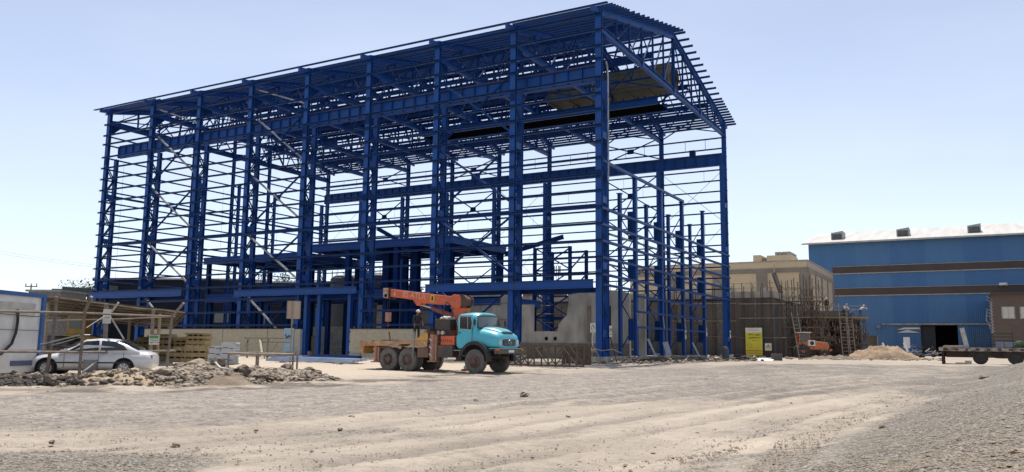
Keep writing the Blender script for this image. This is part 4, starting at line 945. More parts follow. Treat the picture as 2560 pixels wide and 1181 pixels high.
def wheel(x, s, r=.60, wd=.32, dual=False, front=False):
    yo = 1.22; o = None
    def one(yc, nm='wheel'):
        pr = [(r*.54, -wd/2+.03), (r*.80, -wd/2), (r*.95, -wd/2+.03), (r, -wd/2+.075), (r, wd/2-.075), (r*.95, wd/2-.03), (r*.80, wd/2), (r*.54, wd/2-.03)]
        o = MB().lathe(pr, (x, yc, r), 'Y', 40).build(nm, TYR, truck, smooth=35)
        tb = MB()
        for i in range(36):
            a = 2*PI*i/36; tb.box((x+math.cos(a)*(r-.0), yc, r+math.sin(a)*(r-.0)), (.028, wd-.12, .05), ry=-a+.0)
        tb.build('tread', TYR, o); return o
    yc = s*(yo-wd/2); o = one(yc)
    if front:
        MB().lathe([(r*.55, 0), (r*.55, s*.06), (r*.42, s*.10), (r*.30, s*.12), (r*.26, s*.19), (r*.14, s*.23), (.02, s*.24)], (x, yc+s*(wd/2-.07), r), 'Y', 24).build('rim', HUB, o, smooth=30)
        mb = MB()
        for i in range(8): a = 2*PI*i/8; mb.tube((x+.21*math.cos(a), yc+s*(wd/2+.02), r+.21*math.sin(a)), (x+.21*math.cos(a), yc+s*(wd/2+.09), r+.21*math.sin(a)), .025, 6)
        mb.build('wheel_nut', HUB, o)
    else:
        MB().lathe([(r*.545, 0), (r*.52, -s*.06), (r*.42, -s*.17), (r*.30, -s*.19), (r*.29, s*.02), (r*.20, s*.05), (.02, s*.05)], (x, yc+s*(wd/2-.03), r), 'Y', 24).build('rim', HUB, o, smooth=30)
        one(s*(yo-wd*1.62), 'inner_wheel')
for s in (-1, 1):
    wheel(0, s, front=True); wheel(-4.22, s); wheel(-5.52, s)
MB().bar((-7.1, -.42, .98), (1.0, -.42, .98), .10, .26).build('chassis_rail', CHAS, truck); MB().bar((-7.1, .42, .98), (1.0, .42, .98), .10, .26).build('chassis_rail', CHAS, truck)
mb = MB()
for x in (0, -4.22, -5.52): MB().tube((x, -.95, .60), (x, .95, .60), .09, 8).build('axle', CHAS, truck, smooth=40); MB().rock((x, .02, .6), .26, random.Random(3), 1, 1).build('differential', CHAS, truck, smooth=40)
for y in (-.7, .7): MB().bar((-5.9, y, .72), (-3.8, y, .78), .1, .16).build('leaf_spring', CHAS, truck)
# --- cab shell by lofted rings (superellipse in y,z)
def ring(x, hw, z0, z1, hwt=None, n=28, e=5.0, xt=0.0):
    out = []; hwt = hw if hwt is None else hwt
    for i in range(n):
        t = 2*PI*i/n; c, s_ = math.cos(t), math.sin(t); f = (abs(c)**e+abs(s_)**e)**(-1/e); y, z = c*f, s_*f
        zz_ = (z0+z1)/2+z*(z1-z0)/2; k = (z+1)/2; out.append((x+xt*k, y*(hw+(hwt-hw)*k), zz_))
    return out
cab = MB().loft([ring(-1.20, 1.08, 1.10, 2.92, 1.0), ring(-1.16, 1.14, 1.08, 2.97, 1.04), ring(-.6, 1.16, 1.08, 3.02, 1.06), ring(-.15, 1.15, 1.08, 3.01, 1.05), ring(.02, 1.13, 1.10, 2.93, .99, xt=-.02)]).build('cab', TQ, truck, smooth=35)
# bonnet: narrower rounded nose in front of the windscreen
MB().loft([ring(-.02, 1.14, 1.22, 2.24, 1.08, e=4.5), ring(.35, 1.13, 1.22, 2.20, 1.02, e=4.2), ring(.75, 1.12, 1.20, 2.13, .98, e=4), ring(1.03, 1.10, 1.20, 2.05, .95, e=4), ring(1.18, 1.06, 1.22, 1.96, .90, e=4), ring(1.24, 1.0, 1.27, 1.86, .84, e=4)]).build('bonnet', TQ, truck, smooth=40)
MB().loft([ring(-.25, .88, 2.05, 2.30, .80, e=3), ring(.4, .80, 2.0, 2.30, .68, e=3), ring(.85, .72, 1.95, 2.22, .58, e=3), ring(1.12, .62, 1.92, 2.08, .5, e=3)]).build('bonnet_crown', TQ, truck, smooth=40)
MB().box((1.16, 0, 2.0), (.05, .9, .07), ry=.35).build('air_slot', CHAS, truck)
# wheel arch flares
for s in (-1, 1):
    ar = []
    for i in range(13):
        a = R(-4+i*188/12); ar.append((math.cos(a), math.sin(a)))
    mb = MB(); mb.loft([[(x_*ri, s*yy, .66+z_*ri*1.02) for ri, yy in ((.74, 1.02), (.90, 1.02), (.90, 1.27), (.74, 1.29))] for x_, z_ in ar]); mb.build('wheel_arch', BLACK, truck, smooth=40)
    MB().prism([(c*.76, q*.76*1.02) for c, q in ar], (0, s*1.155+(.01 if s > 0 else .01), .66), (1, 0, 0), (0, 0, 1), .02).build('arch_hollow', DARK, truck)
# windscreen and door glass
ws = MB(); rows = []
for k in range(2):
    z = 2.24+k*.60; rows.append([(.055-k*.075+.10*(1-(q/5)**2)*.9, q/5*(1.0-.07*k), z) for q in range(-5, 6)])
ws.sheet(rows); ws.build('windscreen', mat('bright_screen_glass', (.10, .115, .12), (.07, .08, .085), rough=.06, spec=.9), truck, smooth=60)  # greyer glass colour stands in for sky reflection and the bright interior
mb = MB()
for k in (0, 1): mb.path([(p[0]+.012, p[1], p[2]) for p in rows[k]], .022, 5)
for q in (0, -1): mb.tube(rows[0][q], rows[1][q], .022, 5)
mb.build('windscreen_seal', BLACK, truck)
mb = MB()
for y0 in (-.65, .1): mb.tube((.17, y0, 2.27), (.12, y0+.45, 2.44), .01, 4)
mb.build('wiper', BLACK, truck)
for s in (-1, 1):
    d = MB().prism([(-1.0, 1.22), (-.30, 1.22), (-.22, 1.5), (-.18, 2.86), (-1.0, 2.88)], (0, s*1.163-(0 if s > 0 else -.012), 0), (1, 0, 0), (0, 0, 1), .012); 
    door = d.build('door', TQ, truck)
    MB().prism([(-.94, 2.18), (-.20, 2.14), (-.17, 2.5), (-.24, 2.80), (-.92, 2.82)], (0, s*1.175-(0 if s > 0 else -.014), 0), (1, 0, 0), (0, 0, 1), .014).build('window', GLASS, door)
    mb = MB(); q = [(-.94, 2.18), (-.20, 2.14), (-.17, 2.5), (-.24, 2.80), (-.92, 2.82), (-.94, 2.18)]
    for i in range(5): mb.tube((q[i][0], s*1.188, q[i][1]), (q[i+1][0], s*1.188, q[i+1][1]), .014, 5)
    mb.tube((-.44, s*1.19, 2.2), (-.44, s*1.19, 2.77), .012, 5); mb.build('window_trim', CHROME, door)
    MB().box((-.92, s*1.20, 1.98), (.14, .03, .035)).build('handle', BLACK, door); MB().box((-1.07, s*1.19, 2.1), (.03, .05, .5)).build('grab_bar', BLACK, truck)
    mb = MB(); mb.path([(.0, s*1.12, 2.70), (.12, s*1.40, 2.72), (.12, s*1.42, 2.30), (.0, s*1.14, 2.30)], .015, 5); mb.box((.12, s*1.40, 2.5), (.04, .15, .26)); mb.build('mirror', BLACK, truck)
    mb = MB(); mb.box((-.98, s*1.12, 1.12), (.50, .25, .04)); mb.build('step_plate', GREYM, truck)
    mb = MB()
    for z in (.86, .60): mb.box((-.75, s*1.15, z), (.36, .16, .03))
    mb.tube((-.93, s*1.15, 1.1), (-.93, s*1.15, .6), .018, 5); mb.tube((-.57, s*1.15, 1.1), (-.57, s*1.15, .6), .018, 5); mb.build('step', GREYM, truck)
    h = MB().lathe([(.155, 0), (.155, .05), (.13, .09), (.06, .115)], (1.17, s*.78, 1.52), 'X', 20).build('headlight', mat('lamp_glass', (.6, .62, .62), rough=.15, spec=.8), truck, smooth=40)
    MB().lathe([(.175, -.03), (.175, .035), (.155, .06)], (1.17, s*.78, 1.52), 'X', 20).build('rim', CHROME, h)
    MB().box((1.30, s*1.12, 1.17), (.10, .18, .10)).build('indicator', mat('amber', (.6, .2, .03)), truck)
MB().loft([ring(1.19, .56, 1.36, 1.70, e=8), ring(1.285, .55, 1.37, 1.69, e=8)]).build('grille', mat('grille_dark', (.035, .05, .055), rough=.6), truck)
mb = MB()
for z in (1.42, 1.48, 1.54, 1.60, 1.66): mb.box((1.29, 0, z), (.012, 1.0, .012))
mb.build('grille_bar', GREYM, truck)
mb = MB()
for i in range(24): a, b = 2*PI*i/24, 2*PI*(i+1)/24; mb.tube((1.31, .135*math.cos(a), 1.53+.135*math.sin(a)), (1.31, .135*math.cos(b), 1.53+.135*math.sin(b)), .012, 5)
for a in (90, 210, 330): mb.tube((1.31, 0, 1.53), (1.31, .13*math.cos(R(a)), 1.53+.13*math.sin(R(a))), .016, 5, .005)
mb.build('star_emblem', CHROME, truck)
MB().box((1.22, 0, 1.10), (.22, 2.3, .26)).build('bumper', mat('bumper_dark', (.06, .055, .05), (.1, .085, .07), rough=.7, scale=3, dust=.3), truck, bevel=.03)
MB().box((1.08, 0, 1.235), (.5, 2.28, .025)).build('bumper_ledge', mat('ledge_grey', (.5, .5, .48)), truck)
MB().box((1.335, .1, 1.10), (.01, .5, .12)).build('number_plate', WHITE, truck)
MB().box((-.60, 0, 1.7), (1.05, 1.9, 1.1)).build('cab_interior', DARK, truck)
# rear of cab: tank, red cabinet, engine box, hoses
MB().box((-1.85, -.85, 1.05), (.95, .6, .60)).build('battery_box', mat('box_dark', (.06, .052, .048), (.09, .075, .065), rough=.85, scale=3, dust=.5), truck, bevel=.02)
MB().box((-1.75, -.80, 1.60), (.85, .55, .45)).build('tool_cabinet', ORP, truck, bevel=.015)
MB().box((-1.35, -.35, 1.9), (.10, .5, 1.2)).build('side_stay', ORP, truck)
mb = MB(); mb.box((-2.15, -.72, 2.40), (.95, .55, .56)); mb.build('hydraulic_unit', mat('oily_dark', (.03, .024, .02), (.06, .045, .035), rough=.5, scale=8), truck, bevel=.03)
for x in (-2.38, -2.08): MB().lathe([(.10, -.1), (.11, 0), (.09, .1)], (x, -.98, 1.99), 'Y', 12).build('filter_can', mat('pale_can', (.5, .45, .38), rough=.5), truck, smooth=40)
MB().rock((-2.12, -.72, 2.72), .30, random.Random(5), .35, 1).build('unit_cover', MATS['pale_can'], truck)
mb = MB(); rnd = random.Random(11)
for k in range(9): x = -2.6+k*.13; mb.path([(x, -.95, 2.1-rnd.random()*.2), (x+.08, -1.08, 1.6), (x-.05, -1.02, 1.2), (x+.2, -.9, .8+rnd.random()*.2)], .02, 5)
mb.path([(-1.55, -.8, 3.2), (-1.9, -1.0, 3.55), (-2.3, -.8, 3.1), (-2.1, -.7, 2.6)], .025, 5); mb.build('hose', BLACK, truck)
mb = MB()
for q in range(16): a, b = 2*PI*q/16, 2*PI*(q+1)/16; mb.tube((-2.45+.22*math.cos(a), -1.1, .85+.34*math.sin(a)), (-2.45+.22*math.cos(b), -1.1, .85+.34*math.sin(b)), .02, 5)
mb.build('cable_loop', BLACK, truck)
# bed
MB().box((-5.15, 0, 1.50), (4.55, 2.40, .06)).build('bed_floor', mat('bed_planks', (.30, .22, .14), (.18, .13, .09), rough=.95, scale=3, stretch=(1, 8, 1), dust=.6), truck)
for s in (-1, 1):
    prf = [(-7.35, .80), (-7.18, .80), (-7.18, 1.12), (-6.95, 1.20), (-6.85, 1.30), (-6.35, 1.36)] if False else [(-7.42, 1.36), (-6.9, 1.36), (-6.75, 1.29), (-6.15, 1.29), (-5.98, 1.36), (-5.85, 1.40), (-5.15, 1.40), (-5.0, 1.33), (-4.85, 1.30), (-4.7, 1.37), (-4.55, 1.40), (-3.85, 1.40), (-3.7, 1.33), (-3.6, 1.29), (-2.9, 1.29), (-2.9, 1.545), (-7.42, 1.545)]
    MB().prism(prf, (0, s*1.22-(.0), 0), (1, 0, 0), (0, 0, 1), .04).build('bed_side', BEDP if s > 0 else [BEDP][0], truck)
    MB().box((-3.45, s*1.245, 1.42), (1.05, .02, .20)).build('yellow_panel', YLP, truck)
MB().prism([(-3.75, 1.56), (-2.92, 1.56), (-2.92, 2.02), (-3.25, 1.95)], (0, -1.14, 0), (1, 0, 0), (0, 0, 1), .05).build('bed_gusset', YLP, truck)
MB().prism([(-7.45, .92), (-7.28, .92), (-7.25, 1.25), (-6.95, 1.36), (-6.95, 1.52), (-7.45, 1.52)], (0, -1.15, 0), (1, 0, 0), (0, 0, 1), .05).build('tail_frame', BEDP, truck)
MB().box((-7.30, 0, 1.08), (.12, 2.3, .42)).build('tail_board', YLP, truck)
MB().box((-2.87, 0, 1.9), (.08, 2.3, .72)).build('headboard', mat('headboard_brown', (.10, .06, .045), (.07, .045, .04), rough=.8, scale=3), truck)
mb = MB()
for x in (-6.9, -6.2, -5.4): mb.bar((x, -1.0, 1.55), (x+.1, 1.0, 1.55), .12, .06)
mb.bar((-7.1, -.9, 1.60), (-5.6, -.75, 1.62), .16, .06); mb.bar((-5.7, -.8, 1.68), (-5.3, -.7, 1.60), .14, .06); mb.bar((-6.9, -.4, 1.57), (-5.2, -.3, 1.57), .2, .05)
mb.build('loose_plank', mat('pale_timber', (.52, .44, .32), (.4, .33, .24), rough=.9, scale=3), truck)
MB().bar((-5.42, -1.15, 1.35), (-5.50, -1.17, 2.04), .07, .05).build('stake', mat('stake_wood', (.2, .13, .08)), truck)
MB().bar((-3.78, -1.27, .75), (-3.72, -1.27, 2.05), .06, .04).build('stake', GREYM, truck); MB().bar((-3.7, -1.25, 1.5), (-3.85, -1.3, 1.1), .03, .03).build('latch', GREYM, truck)
MB().box((-3.25, -.9, .98), (.70, .5, .50)).build('side_locker', mat('locker_brown', (.20, .12, .09), (.14, .09, .07), rough=.8, scale=3), truck, bevel=.02)
# stabiliser legs
def stab(x, y, z0, z1, r):
    o = MB().tube((x, y, z0+.06), (x, y, z1), r, 14).build('stabiliser_leg', LEGM, truck, smooth=40)
    MB().box((x+.22, y, (z0+z1)/2), (.10, .12, z1-z0-.1)).build('leg_brace', LEGM, o); MB().box((x+.06, y, z0+.03), (.50, .34, .06)).build('foot_plate', LEGM, o)
    mb = MB()
    for k in range(3): zc = z0+(z1-z0)*(.25+.27*k); mb.box((x-.02, y-r-.003, zc), (.30*r/.13*.62, .012, .10), ry=.5)
    mb.build('hazard_stripe', mat('stripe_pale', (.5, .40, .34)), o)
for s in (-1, 1): stab(-6.42, s*1.13, .42, 1.28, .10); stab(-2.62, s*1.13, .52, 1.92, .15)
MB().box((-2.6, 0, 1.28), (.34, 2.2, .26)).build('outrigger_beam', ORP, truck)
mb = MB(); mb.box((-2.65, -1.13, 2.0), (.5, .34, .10)); mb.build('leg_cap', RUST, truck)
# crane ---------------------------------------------------------
MB().lathe([(.42, 1.25), (.40, 1.55), (.26, 1.70), (.24, 2.0), (.30, 2.1)], (-1.80, 0, 0), 'Z', 18).build('crane_base', ORP, truck, smooth=35)
MB().prism([(-2.05, 2.0), (-1.55, 2.0), (-1.45, 2.7), (-1.36, 3.0), (-1.32, 3.26), (-2.0, 3.26), (-1.92, 2.9)], (0, -.30, 0), (1, 0, 0), (0, 0, 1), -.60).build('crane_column', ORP, truck)
MB().prism([(-2.12, 3.25), (-1.58, 3.25), (-1.48, 3.40), (-1.48, 3.80), (-1.62, 3.94), (-1.95, 3.97), (-2.12, 3.90)], (0, -.36, 0), (1, 0, 0), (0, 0, 1), -.72).build('crane_head', ORP, truck, bevel=.02)
MB().lathe([(.10, -.34), (.33, -.34), (.33, -.27), (.25, -.25), (.25, .25), (.33, .27), (.33, .34), (.1, .34)], (-1.46, 0, 3.62), 'Y', 24).build('winch_drum', mat('drum_dark', (.06, .03, .025), (.12, .06, .04), rough=.7, scale=6), truck, smooth=30)
MB().prism([(-1.90, 2.86), (-1.66, 2.52), (-2.02, 2.50)], (0, -.36, 0), (1, 0, 0), (0, 0, 1), -.02).build('white_plate', WHITE, truck)
bm = [(-2.13, 3.66), (-2.22, 3.44), (-3.4, 3.50), (-4.15, 3.60), (-4.30, 3.44), (-4.48, 3.44), (-4.75, 3.76), (-6.35, 3.96), (-6.35, 4.37), (-2.9, 3.96), (-2.14, 3.88)]
boom = MB().prism(bm, (0, -.21, 0), (1, 0, 0), (0, 0, 1), -.42).build('boom', ORP, truck, bevel=.015)
MB().prism([(-6.37, 3.84), (-6.80, 3.92), (-6.82, 4.44), (-6.37, 4.43)], (0, -.25, 0), (1, 0, 0), (0, 0, 1), -.50).build('boom_nose', mat('nose_paint', (.34, .14, .09), (.45, .35, .28), rough=.7, scale=5), boom)
MB().box((-6.37, 0, 4.14), (.10, .54, .62)).build('nose_collar', CHAS, boom)
MB().lathe([(.09, -.28), (.09, .28)], (-6.6, 0, 4.02), 'Y', 12).build('sheave', DARK, boom)
MB().tube((-4.38, 0, 3.50), (-3.5, 0, 3.28), .05, 10).build('ram_rod', CHROME, truck); MB().tube((-3.6, 0, 3.32), (-1.98, 0, 2.80), .12, 12).build('ram_cylinder', mat('ram_red', (.22, .07, .045), (.15, .06, .045), rough=.6, scale=4), truck, smooth=40)
PLT = mat('pale_orange_print', (.75, .36, .22), (.6, .28, .18)); sl_ = math.atan2(4.40-3.98, -6.35+2.9)
bs = math.atan2(-(4.16-3.74), 6.35-2.9)
def onboom(x, z): return Matrix.Translation((x, -.222, z)) @ Matrix.Rotation(bs*-1 if False else 0, 4, 'Y') @ Matrix.Rotation(-bs*-1*-1 if False else 0, 4, 'Y') @ Matrix.Rotation(PI/2, 4, 'X')
def boomz(x): return 3.74+(4.16-3.74)*(-2.9-x)/3.45
for txt, x, s_ in (('85 ATLA', -4.66, .43),):
    M_ = Matrix.Translation((x, -.222, boomz(x)+.02)) @ Matrix.Rotation(-bs, 4, 'Y') @ Matrix.Rotation(PI/2, 4, 'X')
    textmesh(txt, s_, 'lettering', PLT, boom, M_, .003, .008)
mb = MB(); zc = boomz(-6.0); mb.box((-6.0, -.222, zc+.02), (.035, .012, .16)); mb.box((-6.0, -.222, zc-.07), (.15, .012, .03)); mb.build('painted_mark', WHITE, boom)
MB().box((-3.42, -.222, boomz(-3.4)+.0), (.24, .012, .34)).build('sticker', YEL, boom); MB().box((-3.42, -.232, boomz(-3.4)), (.12, .008, .24)).build('sticker_print', INK, boom)
mb = MB()
for i in range(7): a, b = R(150+i*30), R(180+i*30); mb.bar((-3.12+.12*math.cos(a), -.222, boomz(-3.1)+.12*math.sin(a)), (-3.12+.12*math.cos(b), -.222, boomz(-3.1)+.12*math.sin(b)), .012, .035, up=(0, 1, 0))
for i in range(6): a, b = R(150+i*35), R(185+i*35); mb.bar((-1.82+.11*math.cos(a), -.372, 3.62+.11*math.sin(a)), (-1.82+.11*math.cos(b), -.372, 3.62+.11*math.sin(b)), .012, .035, up=(0, 1, 0))
mb.build('round_mark', mat('mark_grey', (.5, .42, .36)), boom)
# hook block hanging from the nose
hk = MB().box((-6.6, 0, 2.86), (.26, .24, .50)).build('hook_block', LEGM, truck, bevel=.03)
MB().tube((-6.66, 0, 3.9), (-6.66, 0, 3.1), .012, 5).build('wire_rope', CHAS, hk); MB().tube((-6.54, 0, 3.9), (-6.54, 0, 3.1), .012, 5).build('wire_rope', CHAS, hk)
MB().path([(-6.6, 0, 2.62), (-6.6, 0, 2.5), (-6.5, 0, 2.42), (-6.6, 0, 2.34), (-6.7, 0, 2.42)], .035, 6).build('hook', RUST, hk)
MB().tube((1.2, 1.0, 1.35), (1.5, 1.25, 2.0), .012, 5).build('marker_rod', GREYM, truck)
tm = Matrix.Translation(tuple(org)) @ Matrix.Rotation(tr_rot, 4, 'Z')
def tw(x, y, z): return tuple(tm @ Vector((x, y, z)))
person('man in dark work clothes and a white cap standing on the truck bed', tw(-4.95, .45, 1.535), tr_rot+R(-38), NAVY, NAVY, HAT, lean=16, arms=((14, 25), (20, 30)), legs=((6, 4), (-8, 4)), headfwd=6)
person('driver in a pale cap seated behind the windscreen of the turquoise truck', tw(-.72, .5, 1.40), tr_rot, GREYC, NAVY, HAT, lean=4, arms=((50, 40), (50, 40)), legs=((82, 80), (82, 80)), sit=True)
t = thing('wheel_chock', 'small red and white bundle lying under the truck bed', 'bundle', tw(-1.9, .9, .0)); MB().box((0, 0, .07), (.5, .3, .14)).build('red_pad', mat('faded_red', (.35, .09, .07)), t); MB().rock((-.1, 0, .22), .12, random.Random(3), 1, 1).build('white_rag', WHITE, t)
t = thing('pink_rag', 'crumpled pink rag on the ground between the truck axles', 'rag', tw(-3.0, -.2, .0)); MB().rock((0, 0, .08), .16, random.Random(8), .5, 1).build('cloth', mat('pink_cloth', (.55, .33, .32)), t)
# ================================================================ LEFT YARD
# --- white saloon, local x forward, y left
def sedan(name, lab, P, rz, body_m, plain=False):
    t = thing(name, lab, 'car', P, rz)
    def rg(x, hw, z0, z1, n=24, e=4.5, top=1.0):
        out = []
        for i in range(n):
            a = 2*PI*i/n; c, s_ = math.cos(a), math.sin(a); f = (abs(c)**e+abs(s_)**e)**(-1/e); y, z = c*f, s_*f
            out.append((x, y*hw*(1+(top-1)*max(0, z)), (z0+z1)/2+z*(z1-z0)/2))
        return out
    MB().loft([rg(2.22, .62, .34, .58, top=.9), rg(2.16, .76, .26, .68, top=.92), rg(1.95, .83, .22, .76, top=.93), rg(1.3, .86, .20, .85, top=.94), rg(.75, .87, .20, .92, top=.95), rg(0, .88, .20, .95, top=.95), rg(-1.0, .88, .20, .97, top=.95), rg(-1.6, .87, .20, .98, top=.94), rg(-2.05, .84, .24, .96, top=.94), rg(-2.25, .80, .30, .90, top=.93), rg(-2.32, .72, .36, .80, top=.95)]).build('body', body_m, t, smooth=40)
    MB().loft([rg(.98, .80, .78, .93, e=6, top=.95), rg(.45, .80, .80, 1.20, e=6, top=.86), rg(.12, .79, .80, 1.40, e=6, top=.80), rg(-.35, .78, .80, 1.45, e=6, top=.78), rg(-.95, .78, .80, 1.42, e=6, top=.78), rg(-1.35, .78, .80, 1.27, e=6, top=.82), rg(-1.85, .77, .80, .99, e=6, top=.9)]).build('roof', body_m, t, smooth=50)
    for s in (-1, 1):
        def side(pts, nm, m, off=.035):
            mb = MB(); q = []
            for x, z in pts:
                zt = np.interp(x, [-1.85, -1.35, -.95, -.35, .12, .45, .98], [.99, 1.27, 1.42, 1.45, 1.40, 1.20, .93]); k = np.interp(x, [-1.85, -1.35, -.95, -.35, .12, .45, .98], [.9, .82, .78, .78, .80, .86, .95])
                zz_ = (z-(.80+zt)/2)/((zt-.80)/2); y = .785*(1+(k-1)*max(0, min(1, zz_)))+off; q.append((x, s*y, z))
            mb.add(q, [tuple(range(len(q)))]); return mb.build(nm, m, t)
        side([(.68, .96), (.10, 1.33), (-.38, 1.36), (-.38, .97)], 'side_window', GLASS); side([(-.46, .97), (-.46, 1.36), (-.90, 1.33), (-1.26, 1.17), (-1.42, 1.0)], 'side_window', GLASS)
        MB().box((.72, s*.93, .98), (.12, .16, .11)).build('mirror', body_m, t, bevel=.02)
        MB().box((-.1, s*.885, .52), (3.0, .02, .05)).build('rubbing_strip', BLACK, t)
        for x in (.78, -.42, -1.30): MB().box((x, s*.885, .62), (.012, .012, .62)).build('door_gap', BLACK, t)
        MB().box((1.98, s*.80, .52), (.5, .03, .05)).build('rubbing_strip', BLACK, t)
        for x in (.05, -.85): MB().box((x, s*.878, .86), (.16, .02, .03)).build('door_handle', body_m, t)
        MB().box((2.08, s*.55, .63), (.16, .32, .13)).build('headlight', MATS['lamp_glass'], t, bevel=.03); MB().box((-2.26, s*.58, .74), (.10, .30, .15)).build('tail_light', mat('tail_red', (.3, .02, .02), rough=.3), t)
        for x in (1.38, -1.32):
            MB().lathe([(.385, 0), (.385, .012)], (x, s*.868-(0 if s > 0 else .012)*1, .33), 'Y', 24).build('arch', DARK, t)
            w_ = MB().lathe([(.20, -.10), (.27, -.10), (.31, -.06), (.31, .06), (.27, .10), (.20, .10)], (x, s*.79, .31), 'Y', 24).build('wheel', BLACK, t, smooth=35)
            rm = MB().lathe([(.205, 0), (.20, s*.02), (.05, s*.035), (.02, s*.04)], (x, s*(.79+.085), .31), 'Y', 20)
            rm.build('rim', GREYM, w_, smooth=30)
            mb = MB()
            for k in range(7): a = 2*PI*k/7; mb.bar((x+.04*math.cos(a), s*.905, .31+.04*math.sin(a)), (x+.19*math.cos(a), s*.90, .31+.19*math.sin(a)), .03, .035)
            mb.build('spoke', CHROME, w_)
    mb = MB(); mb.add([(1.00, -.72, .945), (1.00, .72, .945), (.20, .60, 1.40), (.20, -.60, 1.40)], [(0, 1, 2, 3)]); 
    for v_ in range(len(mb.v)): x, y, z = mb.v[v_]; mb.v[v_] = (x+.02, y, z+.015)
    mb.build('windscreen', GLASS, t)
    mb = MB().add([(-1.05, -.58, 1.41), (-1.05, .58, 1.41), (-1.80, .68, 1.03), (-1.80, -.68, 1.03)], [(0, 1, 2, 3)]); mb.v = [(x-.02, y, z+.015) for x, y, z in mb.v]; mb.build('rear_window', GLASS, t)
    MB().box((2.19, 0, .63), (.06, .62, .10)).build('grille', BLACK, t); MB().box((2.20, 0, .38), (.05, 1.1, .12)).build('lower_grille', BLACK, t); MB().box((2.235, 0, .48), (.01, .5, .11)).build('number_plate', WHITE, t)
    t.scale = (1.09, 1.09, 1.09); return t
CW = mat('car_white', (.64, .65, .66), (.56, .56, .55), rough=.25, coat=.5, dust=.15, dmin=.03)
P = GD(234, 34.9); sedan('white_car', 'white four door saloon parked behind the pipe fence', P, math.atan2(-RGT[1]-.24*FWH[1], -RGT[0]-.24*FWH[0]), CW)
P = GD(120, 44); sedan('dark_car', 'black car parked under the slatted shelter, mostly hidden by the white saloon', P, math.atan2(-RGT[1], -RGT[0])+R(-8), mat('car_black', (.015, .016, .018), rough=.3, coat=.5, dust=.2))
# --- white site cabin at the left edge (faces the viewer obliquely)
cabm = mat('cabin_white', (.76, .75, .73), (.64, .62, .58), rough=.6, scale=1.5, bump=.002, bscale=40); CBL = mat('cabin_blue', (.035, .13, .36), (.04, .11, .26), rough=.5)
A = AD(99, 745, 34.0); B = GD(99, 34.0); Lft = GD(-330, 25.5)
v = np.array([Lft[0]-B[0], Lft[1]-B[1]]); cl = np.linalg.norm(v); crz = math.atan2(v[1], v[0]); ht = A[2]-B[2]
t = thing('site_cabin', 'white prefabricated site cabin with blue corner post and blue roof edge', 'cabin', (B[0], B[1], B[2]+.1), crz)
# local: x runs toward the viewer-left along the front wall, y negative/positive across depth
sgn = -1
MB().box((cl/2, sgn*1.3, ht/2), (cl, 2.6, ht-.2)).build('wall', cabm, t)
MB().box((cl/2, sgn*1.3, ht-.02), (cl+.15, 2.8, .16)).build('roof_edge', CBL, t)
MB().box((.03, -sgn*.02, ht/2-.05), (.20, .16, ht-.1)).build('corner_post', CBL, t)
MB().box((cl/2, sgn*1.3, .02), (cl, 2.5, .14)).build('skid', WOOD, t)
MB().box((1.0, -sgn*.03, .46), (1.55, .03, .20)).build('faded_strip', mat('faded_blue', (.12, .15, .24)), t)
MB().box((cl*.55, -sgn*.05, .55), (2.0, .06, 1.1)).build('brown_panel', mat('brown_panel', (.09, .055, .045)), t)
MB().box((1.6, -sgn*.02, ht*.80), (2.2, .02, .55)).build('upper_panel', mat('cream_panel', (.60, .58, .50)), t)
mb = MB()
for z in (.30, .55, .8): mb.box((cl/2, -sgn*.012, ht*z), (cl, .015, .02))
mb.build('panel_seam', GREYM, t)
mb = MB(); y = -sgn*.12; mb.path([(1.75, y, ht*.80), (1.70, y, ht*.66), (1.75, y, ht*.52), (1.95, y, ht*.38), (2.5, y, ht*.26), (3.2, y, ht*.24)], .055, 7); mb.build('black_cable', BLACK, t)
